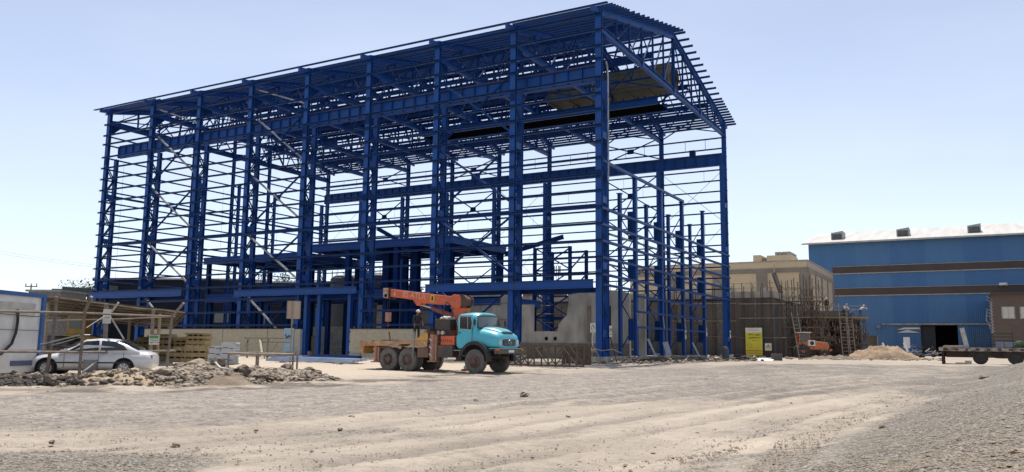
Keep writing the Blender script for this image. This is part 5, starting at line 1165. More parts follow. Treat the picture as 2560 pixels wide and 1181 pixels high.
# --- pipe fence in front
def fence():
    pts = [GD(-420, 24.5), GD(200, 33.2), GD(421, 37.6)]
    t = thing('pipe_fence', 'weathered steel pipe fence with leaning posts in front of the white car', 'fence', pts[1])
    o = np.array(pts[1]); L_ = lambda p: tuple(np.array(p)-o)
    def postpx(px, pyb, D, pts_top, r=.062, n='post'):
        mb = MB(); b = GD(px, D); prev = tuple(b-V(0, 0, .05))
        seq = [prev]+[tuple(AD(x, y, D-dd)) for x, y, dd in pts_top]
        mb.path([L_(q) for q in seq], r, 8); return mb.build(n, PIPE, t)
    postpx(204, 939, 33.2, [(212, 780, 0), (229, 742, .2)]); postpx(265, 915, 35.5, [(266, 790, 0), (266, 760, 0)], .09); postpx(421, 922, 37.6, [(430, 792, 0), (459, 758, .4)], .055)
    postpx(122, 925, 33.6, [(136, 815, 0), (141, 742, 0)], .07); postpx(378, 905, 39.5, [(384, 775, 0)], .08); postpx(-60, 960, 29, [(-60, 760, 0)], .06)
    for z in ((775, 784, 792), (882, 882, 877)):
        mb = MB(); a, b, c = AD(-420, z[0]-6, 24.5), AD(205, z[1]-1, 33.1), AD(437, z[2], 37.8); mb.path([L_(a), L_(b), L_(c)], .045, 7); mb.build('rail', PIPE, t)
    mb = MB(); mb.path([L_(AD(100, 802, 36)), L_(AD(300, 798, 37)), L_(AD(420, 793, 39))], .035, 6); mb.build('rail', PIPE, t)
    mb = MB(); mb.tube(L_(AD(206, 932, 33)), L_(AD(262, 888, 34.5)), .035, 6); mb.tube(L_(AD(100, 862, 33.0)), L_(AD(200, 838, 33.6)), .03, 6); mb.tube(L_(AD(130, 864, 33.0)), L_(AD(206, 842, 33.6)), .02, 6)
    mb.tube(L_(AD(276, 792, 35.4)), L_(AD(310, 848, 35.6)), .035, 6); mb.tube(L_(AD(296, 757, 35.2)), L_(AD(279, 780, 35.4)), .045, 6); mb.tube(L_(AD(216, 820, 33.4)), L_(AD(262, 790, 35)), .018, 5); mb.build('diagonal_brace', mat('pale_pipe', (.36, .34, .30), (.28, .26, .22), rough=.7), t)
    mb = MB(); mb.path([L_(AD(-60, 778, 29)), L_(AD(40, 788, 30.8)), L_(AD(90, 792, 31.6)), L_(AD(150, 788, 32.6)), L_(AD(210, 786, 33.3))], .018, 5); mb.path([L_(AD(98, 862, 32.8)), L_(AD(130, 864, 33)), L_(AD(165, 858, 33.2)), L_(AD(200, 842, 33.4))], .015, 5); mb.build('slack_cable', BLACK, t)
fence()
P = AD(267, 797, 35.2); t = thing('notice_board', 'small white notice fixed to the thick fence post', 'sign', P, YAW*-1+0.0)
t.rotation_euler = (0, 0, math.atan2(RGT[1], RGT[0])); MB().box((0, 0, .1), (.34, .03, .62)).build('panel', MATS['sign_white'], t); mb = MB(); scribble(mb, -.12, .12, .2, .08, 21); scribble(mb, -.12, .12, .05, .08, 22); mb.build('lettering', INK, t)
P = AD(385, 850, 38.6); t = thing('notice_board', 'white and green notice hung on the fence in front of the timber stacks', 'sign', P, math.atan2(RGT[1], RGT[0])); MB().box((0, 0, 0), (.46, .03, .46)).build('panel', MATS['sign_white'], t); MB().box((0, -.02, .13), (.42, .01, .14)).build('green_band', mat('sign_green', (.08, .30, .12)), t); mb = MB(); scribble(mb, -.17, .17, -.02, .07, 23); scribble(mb, -.17, .17, -.12, .07, 24); mb.build('lettering', INK, t)
P = AD(226, 912, 33.9); t = thing('meter_box', 'small grey metal box standing behind the first fence post', 'box', (P[0], P[1], P[2]-.35), math.atan2(RGT[1], RGT[0])); MB().box((0, 0, .2), (.5, .3, .75)).build('casing', GREYM, t, bevel=.02); MB().tube((0, 0, -.4), (0, 0, -.15), .04).build('leg', PIPE, t)
# --- slatted shelter roof
def shelter():
    t = thing('slatted_shelter', 'low shelter roofed with rough slats sloping down behind the pipe fence', 'shelter', GD(250, 44)); o = np.array(GD(250, 44)); L_ = lambda p: tuple(np.array(p)-o)
    e0, e1 = AD(104, 741, 41), AD(462, 782, 46); b0, b1 = AD(60, 752, 58), AD(430, 790, 60); b0[2] = e0[2]-.5; b1[2] = e1[2]-.6
    rnd = random.Random(6)
    for k in range(9):
        f = k/8.; a = e0*(1-f)+b0*f; b = e1*(1-f)+b1*f; mb = MB(); pr = a
        pts = [a*(1-q/6)+b*(q/6)+V(0, 0, rnd.uniform(-.05, .05)) for q in range(7)]
        for i in range(6): mb.bar(L_(pts[i]), L_(pts[i+1]), .12, .07)
        mb.build('slat', mat('slat_wood', (.30, .25, .19), (.18, .145, .11), rough=.95, scale=3), t)
    for k in range(5):
        f = k/4.; a = e0*(1-f)+e1*f; b = b0*(1-f)+b1*f; MB().bar(L_(a-V(0, 0, .10)), L_(b-V(0, 0, .10)), .10, .10).build('rafter', RUST, t)
    MB().sheet([[L_(e0+V(0, 0, .08)), L_(e1+V(0, 0, .08))], [L_(b0+V(0, 0, .10)), L_(b1+V(0, 0, .10))]]).build('roof_shade_sheet', mat('old_sheet', (.14, .125, .11), (.09, .08, .07), rough=.9), t)  # sheet stretched over the whole roof to darken the space beneath
    for px, D in ((112, 42.5), (205, 50), (320, 50), (395, 45)): g_ = GD(px, D); top = np.array([g_[0], g_[1], 0]); f = (px-104)/358; top[2] = (e0[2]*(1-f)+e1[2]*f)-.2; MB().bar(L_(g_), L_(top), .12, .12, up=(0, 1, 0)).build('post', WOOD, t)
shelter()
# yellow loader glimpsed behind it
P = GD(203, 51); t = thing('yellow_loader', 'yellow wheeled loader half hidden behind the shelter posts', 'loader', P, math.atan2(RGT[1], RGT[0])); LY = mat('loader_yellow', (.50, .31, .07), (.36, .23, .06), rough=.7); t.scale = (.92, .92, .92)
MB().prism([(-1.0, .7), (1.6, .7), (1.6, 1.5), (.5, 1.7), (-1.0, 1.7)], (0, -.6, 0), (1, 0, 0), (0, 0, 1), -1.2).build('body', LY, t, bevel=.04)
cb_ = MB().box((-.2, 0, 2.4), (1.1, 1.2, 1.3)).build('cab', LY, t, bevel=.04); MB().box((-.2, -.61, 2.5), (.8, .03, .8)).build('window', GLASS, cb_)
for x in (-.6, 1.2):
    for s in (-1, 1): MB().lathe([(.2, -.15), (.5, -.17), (.55, -.1), (.55, .1), (.5, .17), (.2, .15)], (x, s*.75, .55), 'Y', 18).build('wheel', BLACK, t, smooth=35)
MB().prism([(-2.2, .2), (-1.4, .3), (-1.3, 1.0), (-1.5, 1.2), (-1.7, .5), (-2.2, .35)], (0, -.9, 0), (1, 0, 0), (0, 0, 1), -1.8).build('bucket', RUST, t); MB().bar((-1.5, -.5, .9), (-.4, -.5, 1.7), .12, .2).build('arm', LY, t)
# --- formwork timber stacks
FW = mat('formwork_ply', (.36, .28, .13), (.27, .205, .10), rough=.85, scale=2.5, dust=.3); rnd = random.Random(12); face = math.atan2(RGT[1], RGT[0])
labs = ['olive brown formwork stack nearest the white car boot', 'formwork stack behind the thick post with a board laid across its top', 'tall formwork stack right of the green notice', 'widest formwork stack in the middle of the row', 'formwork stack with a pale gap in its face', 'formwork stack at the right end of the row', 'low formwork stack in the front row, left', 'low formwork stack in the front row, right']
for i, (px, D, w_, h_, dz) in enumerate(((335, 55, 1.6, 1.15, 0), (372, 54, 1.3, 1.4, 0), (408, 53, 1.5, 1.65, 0), (440, 54, 1.7, 1.45, 0), (468, 53, 1.4, 1.3, 0), (496, 52, 1.3, 1.75, 0), (455, 49.5, 1.5, .9, 0), (497, 49.5, 1.5, .95, 0))):
    t = thing('formwork_stack', labs[i], 'timber stack', GD(px, D), face+rnd.uniform(-.12, .12), group='formwork stacks along the brick wall'); z = 0; k = 0
    while z < h_:
        th = rnd.choice((.10, .16, .24)); mb = MB(); 
        if k % 2: 
            for q in np.linspace(-w_/2+.15, w_/2-.15, 4): mb.box((q, 0, z+.05), (.12, 1.1, .10))
            th = .10; mb.build('bearer', WOOD, t)
        else: mb.box((rnd.uniform(-.05, .05), rnd.uniform(-.05, .05), z+th/2), (w_*rnd.uniform(.92, 1.03), 1.2, th)); mb.build('panel', FW, t)
        z += th+.004; k += 1
# two wrapped stacks of pale roof sheets
PS = mat('wrapped_sheet', (.50, .52, .53), (.40, .42, .43), rough=.5, scale=2)
for px, w_, l in ((541, .75, 'short pile of pale grey folded sheets beside the formwork'), (574, 1.0, 'taller pile of pale grey folded sheets near the trestle')):
    t = thing('sheet_pile', l, 'sheet pile', GD(px, 47.5), face+.1); mb = MB(); rnd2 = random.Random(px)
    for k in range(11 if w_ > .9 else 9): mb.prism([(-w_/2+.03*k*.4, 0), (w_/2, 0), (w_/2-.04, .10), (-w_/2+.06+.03*k*.4, .10)], (rnd2.uniform(-.03, .03), -.4, .05+k*.112), (1, 0, 0), (0, 0, 1), -.8)
    mb.build('sheet', PS, t); mb = MB()
    for z in (.3, .62, .95): mb.box((-.12, -.42, z), (.3, .02, .03)); mb.box((.2, -.42, z-.05), (.2, .02, .03))
    mb.build('slot', BLACK, t); MB().box((0, 0, .02), (w_+.1, .9, .06)).build('pallet', WOOD, t)
# low pipe trestle table
def trestle():
    t = thing('pipe_trestle', 'low welded pipe trestle frame standing in front of the brick wall', 'trestle', GD(650, 44)); o = np.array(GD(650, 44)); L_ = lambda p: tuple(np.array(p)-o)
    c = [AD(572, 884, 43), AD(642, 881, 47), AD(733, 884, 41.5), AD(646, 887, 40.5)]
    z = c[0][2]; 
    for p in c: p[2] = z
    for i in range(4): MB().tube(L_(c[i]), L_(c[(i+1) % 4]), .055, 8).build('top_pipe', PIPE, t)
    for p in (c[0], c[1], c[3], c[2], c[2]+V(.18, .12, 0)): MB().tube(L_((p[0], p[1], zg(p[0], p[1])-.05)), L_(p), .05, 8).build('leg', PIPE, t)
trestle()
def rack():
    t = thing('tan_frame_rack', 'tan welded frame rack with crossed legs against the pale brick wall', 'rack', GD(655, 57)); 
    t.rotation_euler = (0, 0, 0); T_ = mat('tan_steel', (.30, .26, .17), (.22, .19, .13), rough=.7)
    mb = MB()
    for x0, x1, z in ((-1.7, 1.9, 1.42), (-.3, 1.9, 1.15)): mb.bar((x0, 0, z), (x1, 0, z), .10, .09); mb.bar((x0, .8, z), (x1, .8, z), .10, .09)
    mb.build('top_bar', T_, t)
    for a, b in (((-1.4, 0), (-1.4, 1.4)), ((.3, 0), (-.1, 1.4)), ((.55, 0), (.6, 1.4)), ((.5, 0), (1.6, 1.2)), ((-1.6, .8), (-1.3, 1.4))): MB().bar((a[0], 0, a[1]), (b[0], 0, b[1]), .08, .08, up=(0, 1, 0)).build('leg', T_, t)
    MB().bar((-.1, -.1, 1.3), (1.5, -1.2, -.35), .14, .05).build('pale_plank', MATS['pale_timber'], t)
rack()
# sign seen from the back on a post
P = GD(728, 45.5); t = thing('sign_board', 'tan backed sign board on a thin post in front of the hall doorway', 'sign', P, face+.35)
T_ = MATS['tan_steel']; z = AD(728, 797, 45.5)[2]-P[2]; z2 = AD(728, 752, 45.5)[2]-P[2]
MB().box((.05, 0, (z+z2)/2), (.72, .03, z2-z)).build('panel', mat('sign_back', (.40, .32, .25), (.33, .26, .2), rough=.7), t); mb = MB()
for x in (-.31, .41): mb.box((x, -.025, (z+z2)/2), (.03, .03, z2-z))
mb.box((.05, -.025, z2-.015), (.75, .03, .03)); mb.build('frame', T_, t); MB().box((-.02, -.05, z2/2), (.06, .05, z2+.02)).build('post', T_, t)
P = PL(720, 884, 1, -.36); t = thing('poster_board', 'pale blue poster board with green pictograms fixed at the end of the brick wall', 'poster', (P[0], -.37, P[2])); z2 = PL(720, 821, 1, -.36)[2]-P[2]
MB().box((0, 0, z2/2), (1.15, .03, z2)).build('panel', mat('poster_blue', (.42, .55, .62), (.36, .48, .52)), t); mb = MB(); rnd = random.Random(4)
for k in range(7): mb.box((rnd.uniform(-.4, .4), -.02, z2*(.60+rnd.random()*.32)), (.16, .01, .18))
mb.build('pictogram', mat('picto_green', (.08, .16, .14)), t); mb = MB()
for k in range(6): mb.box((0, -.02, z2*(.1+.07*k)), (.8, .01, .02))
mb.build('text_line', WHITE, t)
# blue steel bundles on the ground in front of the doorway
STK = mat('galv_top', (.38, .45, .58), (.26, .34, .48), rough=.45)
for i, (p0, p1, D, w_, h_, m, l) in enumerate(((668, 884, 50.5, .35, .12, STK, 'long pale blue channel lying nearest the camera before the doorway'), (690, 893, 52, 1.6, .10, STK, 'wide pale blue sheet bundle shining in front of the doorway'), (745, 880, 55, .5, .18, BLUE, 'blue beam lying at the foot of the doorway'), (770, 898, 57.5, .4, .22, PRIM, 'dark blue beam at the back of the pile by the doorway'))):
    a, b = GD(p0, D+1.2), GD(p1, D-1.5); m_ = (a+b)/2; t = thing('steel_bundle', l, 'steel bundle', (m_[0], m_[1], min(a[2], b[2]))); q = (b-a)/2; q[2] = 0
    mb = MB(); 
    for k in range(3):
        e = V(0.12*k, .30*k*w_, .05*k)
        if m is STK: mb.bar(-q+e+V(0, 0, h_/2+.12), q+e*.6+V(0, 0, h_/2+.12), w_*.34, h_*1.3)
        else: mb.ibeam(-q+e+V(0, 0, h_/2+.03), q+e*.6+V(0, 0, h_/2+.03), w_*.32, h_, .02)
    mb.build('profile', m, t); mb = MB()
    for f in (-.6, .1, .7): mb.bar(q*f+V(0, -w_*.6, .02), q*f+V(0, w_*.8, .02), .1, .05)
    mb.build('bearer', WOOD, t)
# leaning tan plate inside the doorway
P = PL(785, 888, 1, 1.6); t = thing('leaning_plate', 'tan steel plate leaning inside the open doorway', 'plate', (P[0], 1.6, GZ)); MB().bar((.0, 0, 0), (-.35, .35, 1.75), .75, .05, up=(0, 1, .2)).build('plate', MATS['tan_steel'], t)
# stored formwork pack in the doorway
t = thing('stored_panels', 'tall dark stack of stored panels in the right half of the doorway', 'panel stack', (-20.6, 14, GZ)); mb = MB(); rnd = random.Random(5)
for k in range(26): mb.box((rnd.uniform(-.06, .06), 0, .12+k*.19), (2.2, 1.4, .15))
mb.build('panel', mat('panel_dark', (.06, .05, .038), (.035, .03, .024), rough=.9), t)

# ================================================================ BROWN STEEL TRESTLE RIGHT OF THE TRUCK
def side_truss():
    a, b = GD(1268, 50), GD(1442, 47.5); t = thing('steel_trestle', 'low brown lattice steel trestle right of the truck bumper', 'trestle', a); v = b-a; v[2] = 0; L_ = np.linalg.norm(v); ux = v/L_; rz = math.atan2(v[1], v[0]); t.rotation_euler = (0, 0, rz)
    BRS = mat('brown_steel', (.115, .095, .065), (.08, .065, .045), rough=.8, scale=4); H_ = AD(1420, 868, 48)[2]-b[2]
    for y in (0, .9):
        for z in (.06, H_): MB().bar((0, y, z), (L_, y, z), .09, .09).build('chord', BRS, t)
        mb = MB(); n = 5
        for k in range(n+1): mb.bar((L_*k/n, y, .1), (L_*k/n, y, H_-.05), .08, .06, up=(0, 1, 0))
        for k in range(n): mb.bar((L_*k/n, y+.05, .1 if k % 2 else H_-.05), (L_*(k+1)/n, y+.05, H_-.05 if k % 2 else .1), .06, .05)
        mb.bar((0.1, y-.06, .12), (L_*.42, y-.06, H_-.05), .08, .06); mb.build('web_member', BRS, t)
    mb = MB()
    for k in range(9): mb.box((L_*k/8, .45, H_+.06), (.12, 1.1, .04))
    mb.build('slat', BRS, t)
side_truss()
def boards():
    a, b = GD(1405, 53), GD(1478, 52); t = thing('formwork_boards', 'brown stained formwork boards standing against the foot of the broken wall', 'boards', a); v = b-a; L_ = np.linalg.norm(v[:2]); t.rotation_euler = (0, 0, math.atan2(v[1], v[0])); rnd = random.Random(3)
    for k in range(9): MB().box((L_*(k+.5)/9, rnd.uniform(-.05, .05), .62+rnd.uniform(-.08, .08)), (L_/9-.02, .05, 1.25+rnd.uniform(-.1, .15)), rx=.08).build('board', mat('board_brown', (.14, .095, .06), (.09, .065, .045), rough=.9, scale=4), t)
boards()
# ================================================================ RUBBLE, SAND, DEBRIS, STONES
def mound(name, lab, cat, c, rx, ry, h, rz, seed, m, rough_=.25, n=46, kind=None, pw_=1.3, nz=1.6):
    z0 = min(zg(c[0]+rx*q, c[1]+ry*r) for q in (-.8, 0, .8) for r in (-.8, 0, .8))-.15; mb = MB(); rows = []
    cz = math.cos(rz); sz_ = math.sin(rz)
    for j in range(n+1):
        row = []
        for i in range(n+1):
            u, v = -1+2*i/n, -1+2*j/n; r = math.hypot(u, v); x, y = u*rx, v*ry; X, Y = x*cz-y*sz_, x*sz_+y*cz
            wx, wy = c[0]+X, c[1]+Y; k = max(0, 1-(r*(1+.22*fbm(wx, wy, .5, seed)))**2)**pw_
            z = zg(wx, wy)-.10+k*h*(1+rough_*2*fbm(wx, wy, nz, seed+3))+(rough_*.35*h*noise.noise(Vector((wx*4, wy*4, seed))) if k > 0 else 0)*min(1, k*6)
            if k <= 0: z -= .15
            row.append((X, Y, z-z0))
        rows.append(row)
    mb.sheet(rows); o = mb.build(name, m, None, smooth=55); o.location = (c[0], c[1], z0)
    return tag(o, lab, cat, kind=kind)
def ground_rise(P): return P[2]
lr = math.atan2(RGT[1], RGT[0])
mound('sand_mound', 'small tan sand mound in front of the white car, flat topped', 'sand mound', GD(318, 30.6), 2.7, 2.1, .55, lr, 3, SAND, .12)
mound('rubble_heap', 'pale rubble heap right of the last fence post', 'rubble heap', GD(505, 31.9), 3.0, 2.5, .66, lr, 5, RUB, .14)
mound('rubble_heap', 'low dark rubble heap in front of the pipe trestle', 'rubble heap', GD(705, 33.9), 2.9, 1.9, .46, lr, 8, mat('rubble_dark', (.20, .165, .135), (.11, .09, .075), rough=1, scale=2, bump=.05, bscale=9, detail=8), .2)
mound('dirt_ridge', 'dark earth ridge along the verge below the site cabin', 'earth ridge', GD(70, 29.6), 4.4, 1.7, .36, lr, 11, mat('dirt_dark', (.085, .072, .062), (.05, .043, .038), rough=1, scale=2, bump=.05, bscale=9, detail=8), .2)
mound('dirt_ridge', 'grey earth ridge under the white car bumper and first fence post', 'earth ridge', GD(250, 33.6), 3.2, 1.0, .22, lr, 14, RUB, .2)
# small rubble, uncountable
rnd = random.Random(21); mb = MB()
def hz(P, c, rx, ry, h):      # approximate height of a heap
    d = np.array(P[:2])-c[:2]; u = d@RGT[:2]/rx; v = d@FWH[:2]/ry; r = math.hypot(u, v); return max(0, 1-r*r)**1.3*h
HEAPS = [(GD(505, 31.9), 3.0, 2.5, .66), (GD(705, 33.9), 2.9, 1.9, .46), (GD(70, 29.6), 4.4, 1.7, .36), (GD(250, 33.6), 3.2, 1.0, .22), (GD(318, 30.6), 2.7, 2.1, .55)]
def toph(P): return zg(P[0], P[1])-.08+max(hz(P, *h) for h in HEAPS)
for k in range(4200):
    c, rx, ry, h = HEAPS[rnd.choice((0, 0, 0, 1, 1, 2, 3))]; u, v = rnd.gauss(0, .5), rnd.gauss(-.28, .45)
    P = np.array([c[0]+u*rx*RGT[0]+v*ry*FWH[0], c[1]+u*rx*RGT[1]+v*ry*FWH[1], 0]); r = .03+.17*rnd.random()**2.8
    mb.cm = rnd.choice((0, 0, 1, 1, 2)) if c is not HEAPS[2][0] else rnd.choice((3, 3, 3, 0)); mb.rock((P[0], P[1], toph(P)-r*.05), r, rnd, .6, 0)
tag(mb.build('small_rubble', [ROCKD, ROCKL, MATS['grey_stone'], MATS['dirt_dark']]), 'broken stones and clods covering the heaps beside the road', 'rubble', kind='stuff')
# countable boulders on the heaps
BL = [(50, 30.1, .22, 0, 'long dark flat boulder at the left end of the earth ridge'), (134, 28.7, .28, 0, 'broad smooth dark boulder left of the sand mound'), (180, 31.3, .22, 0, 'dark boulder at the foot of the first fence post'), (163, 28.3, .16, 1, 'small pale stone beside the smooth dark boulder'), (95, 30.3, .16, 1, 'white angular stone on the earth ridge'),
      (415, 30.7, .33, 1, 'long grey slab at the left of the pale rubble heap'), (470, 30.3, .24, 1, 'pale flat slab low on the rubble heap'), (500, 32.3, .32, 1, 'large pale slab on top of the rubble heap'), (545, 32.1, .34, 0, 'dark boulder at the upper right of the pale rubble heap'), (480, 29.4, .24, 1, 'rounded pale stone at the front of the rubble heap'), (455, 31.7, .26, 0, 'brown boulder in the middle of the pale rubble heap'), (525, 30.5, .22, 1, 'grey stone low on the right of the rubble heap'),
      (612, 31.9, .36, 0, 'broad dark boulder at the left front of the dark heap'), (607, 33.3, .30, 0, 'flat dark boulder behind the broad one on the dark heap'), (643, 34.5, .33, 0, 'upright dark boulder in front of the trestle legs'), (662, 34.7, .27, 0, 'second upright dark boulder, right of the first'), (657, 32.1, .30, 0, 'black rounded boulder at the front of the dark heap'), (685, 32.5, .22, 0, 'narrow dark boulder leaning in the dark heap'), (720, 34.1, .30, 0, 'flat grey boulder on the dark heap'), (775, 34.5, .30, 0, 'dark clod at the right end of the dark heap'), (795, 33.9, .22, 0, 'last small dark clod at the right end of the heap')]
for px, D, r, c, l in BL:
    P = GD(px, D); z = toph(P); o = MB().rock((0, 0, 0), r, random.Random(px), .62, 2).build('boulder', ROCKL if c else ROCKD, None, smooth=28); o.location = (P[0], P[1], z+r*.22); tag(o, l, 'boulder', group='boulders on the roadside heaps')
t = GD(576, 31.6); o = MB()
pts = [(-.55, 0, .25), (-.35, 0, .05), (0, -.05, 0), (.3, 0, .02), (.5, .05, .12)]
for i in range(4): o.bar(pts[i], pts[i+1], .16, .03)
o = o.build('torn_sack', mat('sack_white', (.62, .59, .52)), None); o.location = (t[0], t[1], toph(t)+.08); o.rotation_euler = (0, 0, lr); tag(o, 'torn strip of pale sacking lying between the two rubble heaps', 'sacking')
t = thing('pale_boards', 'two pale boards lying on the ridge below the white car', 'boards', (*GD(146, 31.4)[:2], toph(GD(146, 31.4))+.1), lr)
for k in range(2): MB().box((0, .12*k, .04+.06*k), (1.2-.1*k, .14, .03), rz=.06*k).build('board', MATS['pale_timber'], t)
# stones on the road and foreground
ST = [(1311, 992, .17, 'single pale flat stone in the middle of the road'), (2459, 947, .20, 'brown block shaped stone at the edge of the gravel bank'), (877, 1046, .075, 'pale stone left of centre on the sandy shoulder'), (162, 1133, .085, 'pale rounded stone near the left corner'), (2322, 1012, .08, 'small dark stone on the gravel, right'), (2548, 1135, .06, 'white oval pebble at the right edge of the gravel'), (438, 1118, .07, 'flat pale stone in the lower left shoulder'), (850, 1075, .05, 'small grey stone below the pale stone of the shoulder'), (1420, 1043, .05, 'small buff stone on the sandy shoulder right of centre'), (1190, 1003, .07, 'flat grey stone on the road left of the single pale one'), (640, 1078, .045, 'brown pebble on the left shoulder'), (1765, 950, .09, 'grey stone at the far side of the road'), (2205, 1070, .07, 'dark stone on the lower gravel slope'), (130, 1108, .05, 'dark pebble above the rounded stone near the left corner')]
for px, py, r, l in ST:
    P = G(px, py); dk = 'dark' in l or 'brown' in l; o = MB().rock((0, 0, 0), r, random.Random(px), .6, 2).build('stone', ROCKD if dk else ROCKL, None, smooth=30); o.location = (P[0], P[1], P[2]+r*.22); tag(o, l, 'stone', group='stones lying on the road and shoulder')
# debris strip below the near gable
rnd = random.Random(31); mb = MB()
for k in range(420):
    px = rnd.uniform(1440, 1935); D = rnd.uniform(54, 66)+max(0, (px-1600)/20); P = GD(px, D); r = rnd.uniform(.04, .22); mb.cm = rnd.choice((0, 0, 2, 1)); mb.rock((P[0], P[1], P[2]+r*.2), r, rnd, .6, 0)
for k in range(90):
    px = rnd.uniform(1500, 1900); D = rnd.uniform(56, 64)+max(0, (px-1600)/18); P = GD(px, D)+V(0, 0, rnd.uniform(.05, .30)); a = rnd.uniform(0, PI); L_ = rnd.uniform(.4, 1.6); mb.cm = rnd.choice((0, 0, 3, 3, 1)); mb.bar(P, P+V(math.cos(a)*L_, math.sin(a)*L_, rnd.uniform(-.15, .25)), .12, .05)
tag(mb.build('debris', [ROCKD, ROCKL, MATS['grey_stone'], MATS['slat_wood']]), 'litter of stones, scrap wood and strapping along the foot of the gable', 'debris', kind='stuff')
for i, (px, D, L_, w_, l) in enumerate(((1690, 66, 5.2, .5, 'dark timber beam pile lying along the foot of the gable columns'), (1635, 62, 3.4, .35, 'shorter dark timber pile below the first gable column'))):
    P = GD(px, D); t = thing('timber_pile', l, 'timber pile', P, R(58)); rnd = random.Random(px)
    for k in range(8): MB().bar((-L_/2*rnd.uniform(.7, 1), rnd.uniform(-w_, w_), .08+.07*(k//3)), (L_/2*rnd.uniform(.7, 1), rnd.uniform(-w_, w_), .1+.08*(k//3)), .2, .09).build('timber', mat('old_timber', (.10, .085, .068), (.06, .05, .04), rough=.95, scale=3), t)
def stub(name, lab, cat, px, D, rz=0.0): return thing(name, lab, cat, GD(px, D), rz)
t = stub('cable_tripod', 'rough wooden tripod with hanging hoses at the foot of the near corner column', 'tripod', 1482, 56)
for a in (0, 120, 240): MB().tube((.75*math.cos(R(a)), .75*math.sin(R(a)), 0), (0, 0, 1.15), .035, 6).build('leg', WOOD, t)
MB().path([(0, 0, 1.1), (-.1, .1, 1.7), (.0, .2, 2.2), (-.15, .2, 2.5)], .04, 6).build('hose', MATS['sack_white'], t); MB().path([(0, 0, 1.0), (.6, .2, .85), (1.2, .6, .95), (1.7, 1, .7)], .04, 6).build('hose', GREYM, t); MB().rock((0, .1, .85), .2, random.Random(2), 1, 1).build('rag_bundle', MATS['grey_stone'], t)
t = stub('oil_drum', 'stained blue grey drum with rags beside the far right corner column', 'drum', 1813, 74); MB().lathe([(.30, 0), (.31, .02), (.30, .3), (.315, .32), (.30, .34), (.30, .6), (.315, .62), (.30, .64), (.31, .9), (.28, .9)], (0, 0, 0), 'Z', 18).build('shell', mat('drum_blue', (.08, .11, .14), (.06, .06, .06), rough=.7, scale=5), t, smooth=40); MB().rock((0, 0, 1.0), .3, random.Random(4), .8, 1).build('rags', MATS['rubble_dark'], t)
t = stub('rubble_sack', 'dark dirty tarpaulin heap right of the drum', 'tarpaulin', 1850, 74); MB().rock((0, 0, .15), .95, random.Random(9), .45, 2).build('cover', MATS['dirt_dark'], t, smooth=40)
t = stub('white_slab', 'white broken plasterboard lying in front of the yellow banner', 'board', 1912, 70, .5); MB().prism([(-.7, -.3), (.5, -.4), (.75, .1), (.1, .45), (-.6, .3)], (0, 0, .08), (1, 0, 0), (0, .95, .30), .04).build('slab', WHITE, t)
t = stub('concrete_block', 'dark grey concrete block beside the warning sign post', 'block', 1941, 73, .3); MB().box((0, 0, .3), (.9, .6, .6)).build('block', CONCD, t, bevel=.03)
for i, px in enumerate((1668, 1676)): pass
t = stub('grey_plate', 'grey metal plate leaning on a gable column foot', 'plate', 1676, 66, R(60)); MB().bar((0, 0, 0), (-.25, .35, 1.5), .55, .04, up=(0, 1, .2)).build('plate', GREYM, t)

# ================================================================ RIGHT YARD
t = mound('sand_pile', 'brown sand pile in front of the scaffold platform and warehouse', 'sand pile', GD(2208, 90), 3.9, 2.8, 1.55, lr, 17, mat('brown_sand', (.36, .255, .165), (.27, .19, .125), rough=1, scale=1.2, bump=.05, bscale=4, detail=8), .12, pw_=1.0)
mound('spoil_bank', 'low pale spoil bank left of the sand pile', 'spoil bank', GD(2085, 88), 4.5, 2.4, .42, lr, 19, MATS['rubble'], .3)
rnd = random.Random(41); mb = MB()
for k in range(260):
    px = rnd.uniform(1960, 2360); D = rnd.uniform(82, 100); P = GD(px, D); r = rnd.uniform(.05, .25); mb.cm = rnd.choice((0, 1, 1, 2)); mb.rock((P[0], P[1], P[2]+r*.2), r, rnd, .6, 0)
tag(mb.build('yard_rubble', [ROCKD, ROCKL, MATS['grey_stone']]), 'scattered stones and scrap around the sand pile', 'rubble', kind='stuff')
# scaffold platform with workers
D0 = 103.0
A = GD(2012, D0); B = GD(2166, D0-2); v = B-A; v[2] = 0; L_ = np.linalg.norm(v); rz = math.atan2(v[1], v[0])
t = thing('formwork_platform', 'raised slab formwork on a forest of dark scaffold props', 'platform', A, rz); H_ = AD(2090, 795, D0)[2]-A[2]
MB().box((L_/2, 3, H_), (L_+.8, 7, .16)).build('deck', WOOD, t); MB().box((L_*.38, 0, H_+.45), (L_*.72, .25, .75)).build('slab_form', CONCD, t)
rnd = random.Random(8); DR = MATS['dark_rust']
for j in range(4):
    for i in range(13): 
        MB().tube((L_*i/12, j*2, 0), (L_*i/12+rnd.uniform(-.08, .08), j*2, H_-.1), .05, 5).build('prop', DR, t)
mb = MB()
for z in np.arange(.7, H_, .95):
    for j in range(4): mb.tube((-.2, j*2, z), (L_+.2, j*2, z+rnd.uniform(-.15, .15)), .035, 4)
for k in range(300): a = V(rnd.uniform(0, L_), rnd.choice((0, 2, 4))-.1, rnd.uniform(0, H_-1.2)); mb.tube(a, a+V(rnd.uniform(-1.3, 1.3), 0, rnd.uniform(.5, 1.3)), .04, 4)
mb.build('bracing', DR, t)
for k in range(80): a = V(rnd.uniform(0, L_), -.1, rnd.uniform(1.6, H_-.5)); MB().box(a, (.10, .06, rnd.uniform(.2, .6))).build('pale_clamp', MATS['slat_wood'], t)
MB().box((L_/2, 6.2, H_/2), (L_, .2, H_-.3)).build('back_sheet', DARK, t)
mb = MB()
for x in np.linspace(0, L_, 9): mb.tube((x, -.3, H_), (x, -.3, H_+1.5), .035, 5)
for z in (.9, 1.35): mb.tube((-.2, -.3, H_+z), (L_+.2, -.3, H_+z+.1), .035, 5)
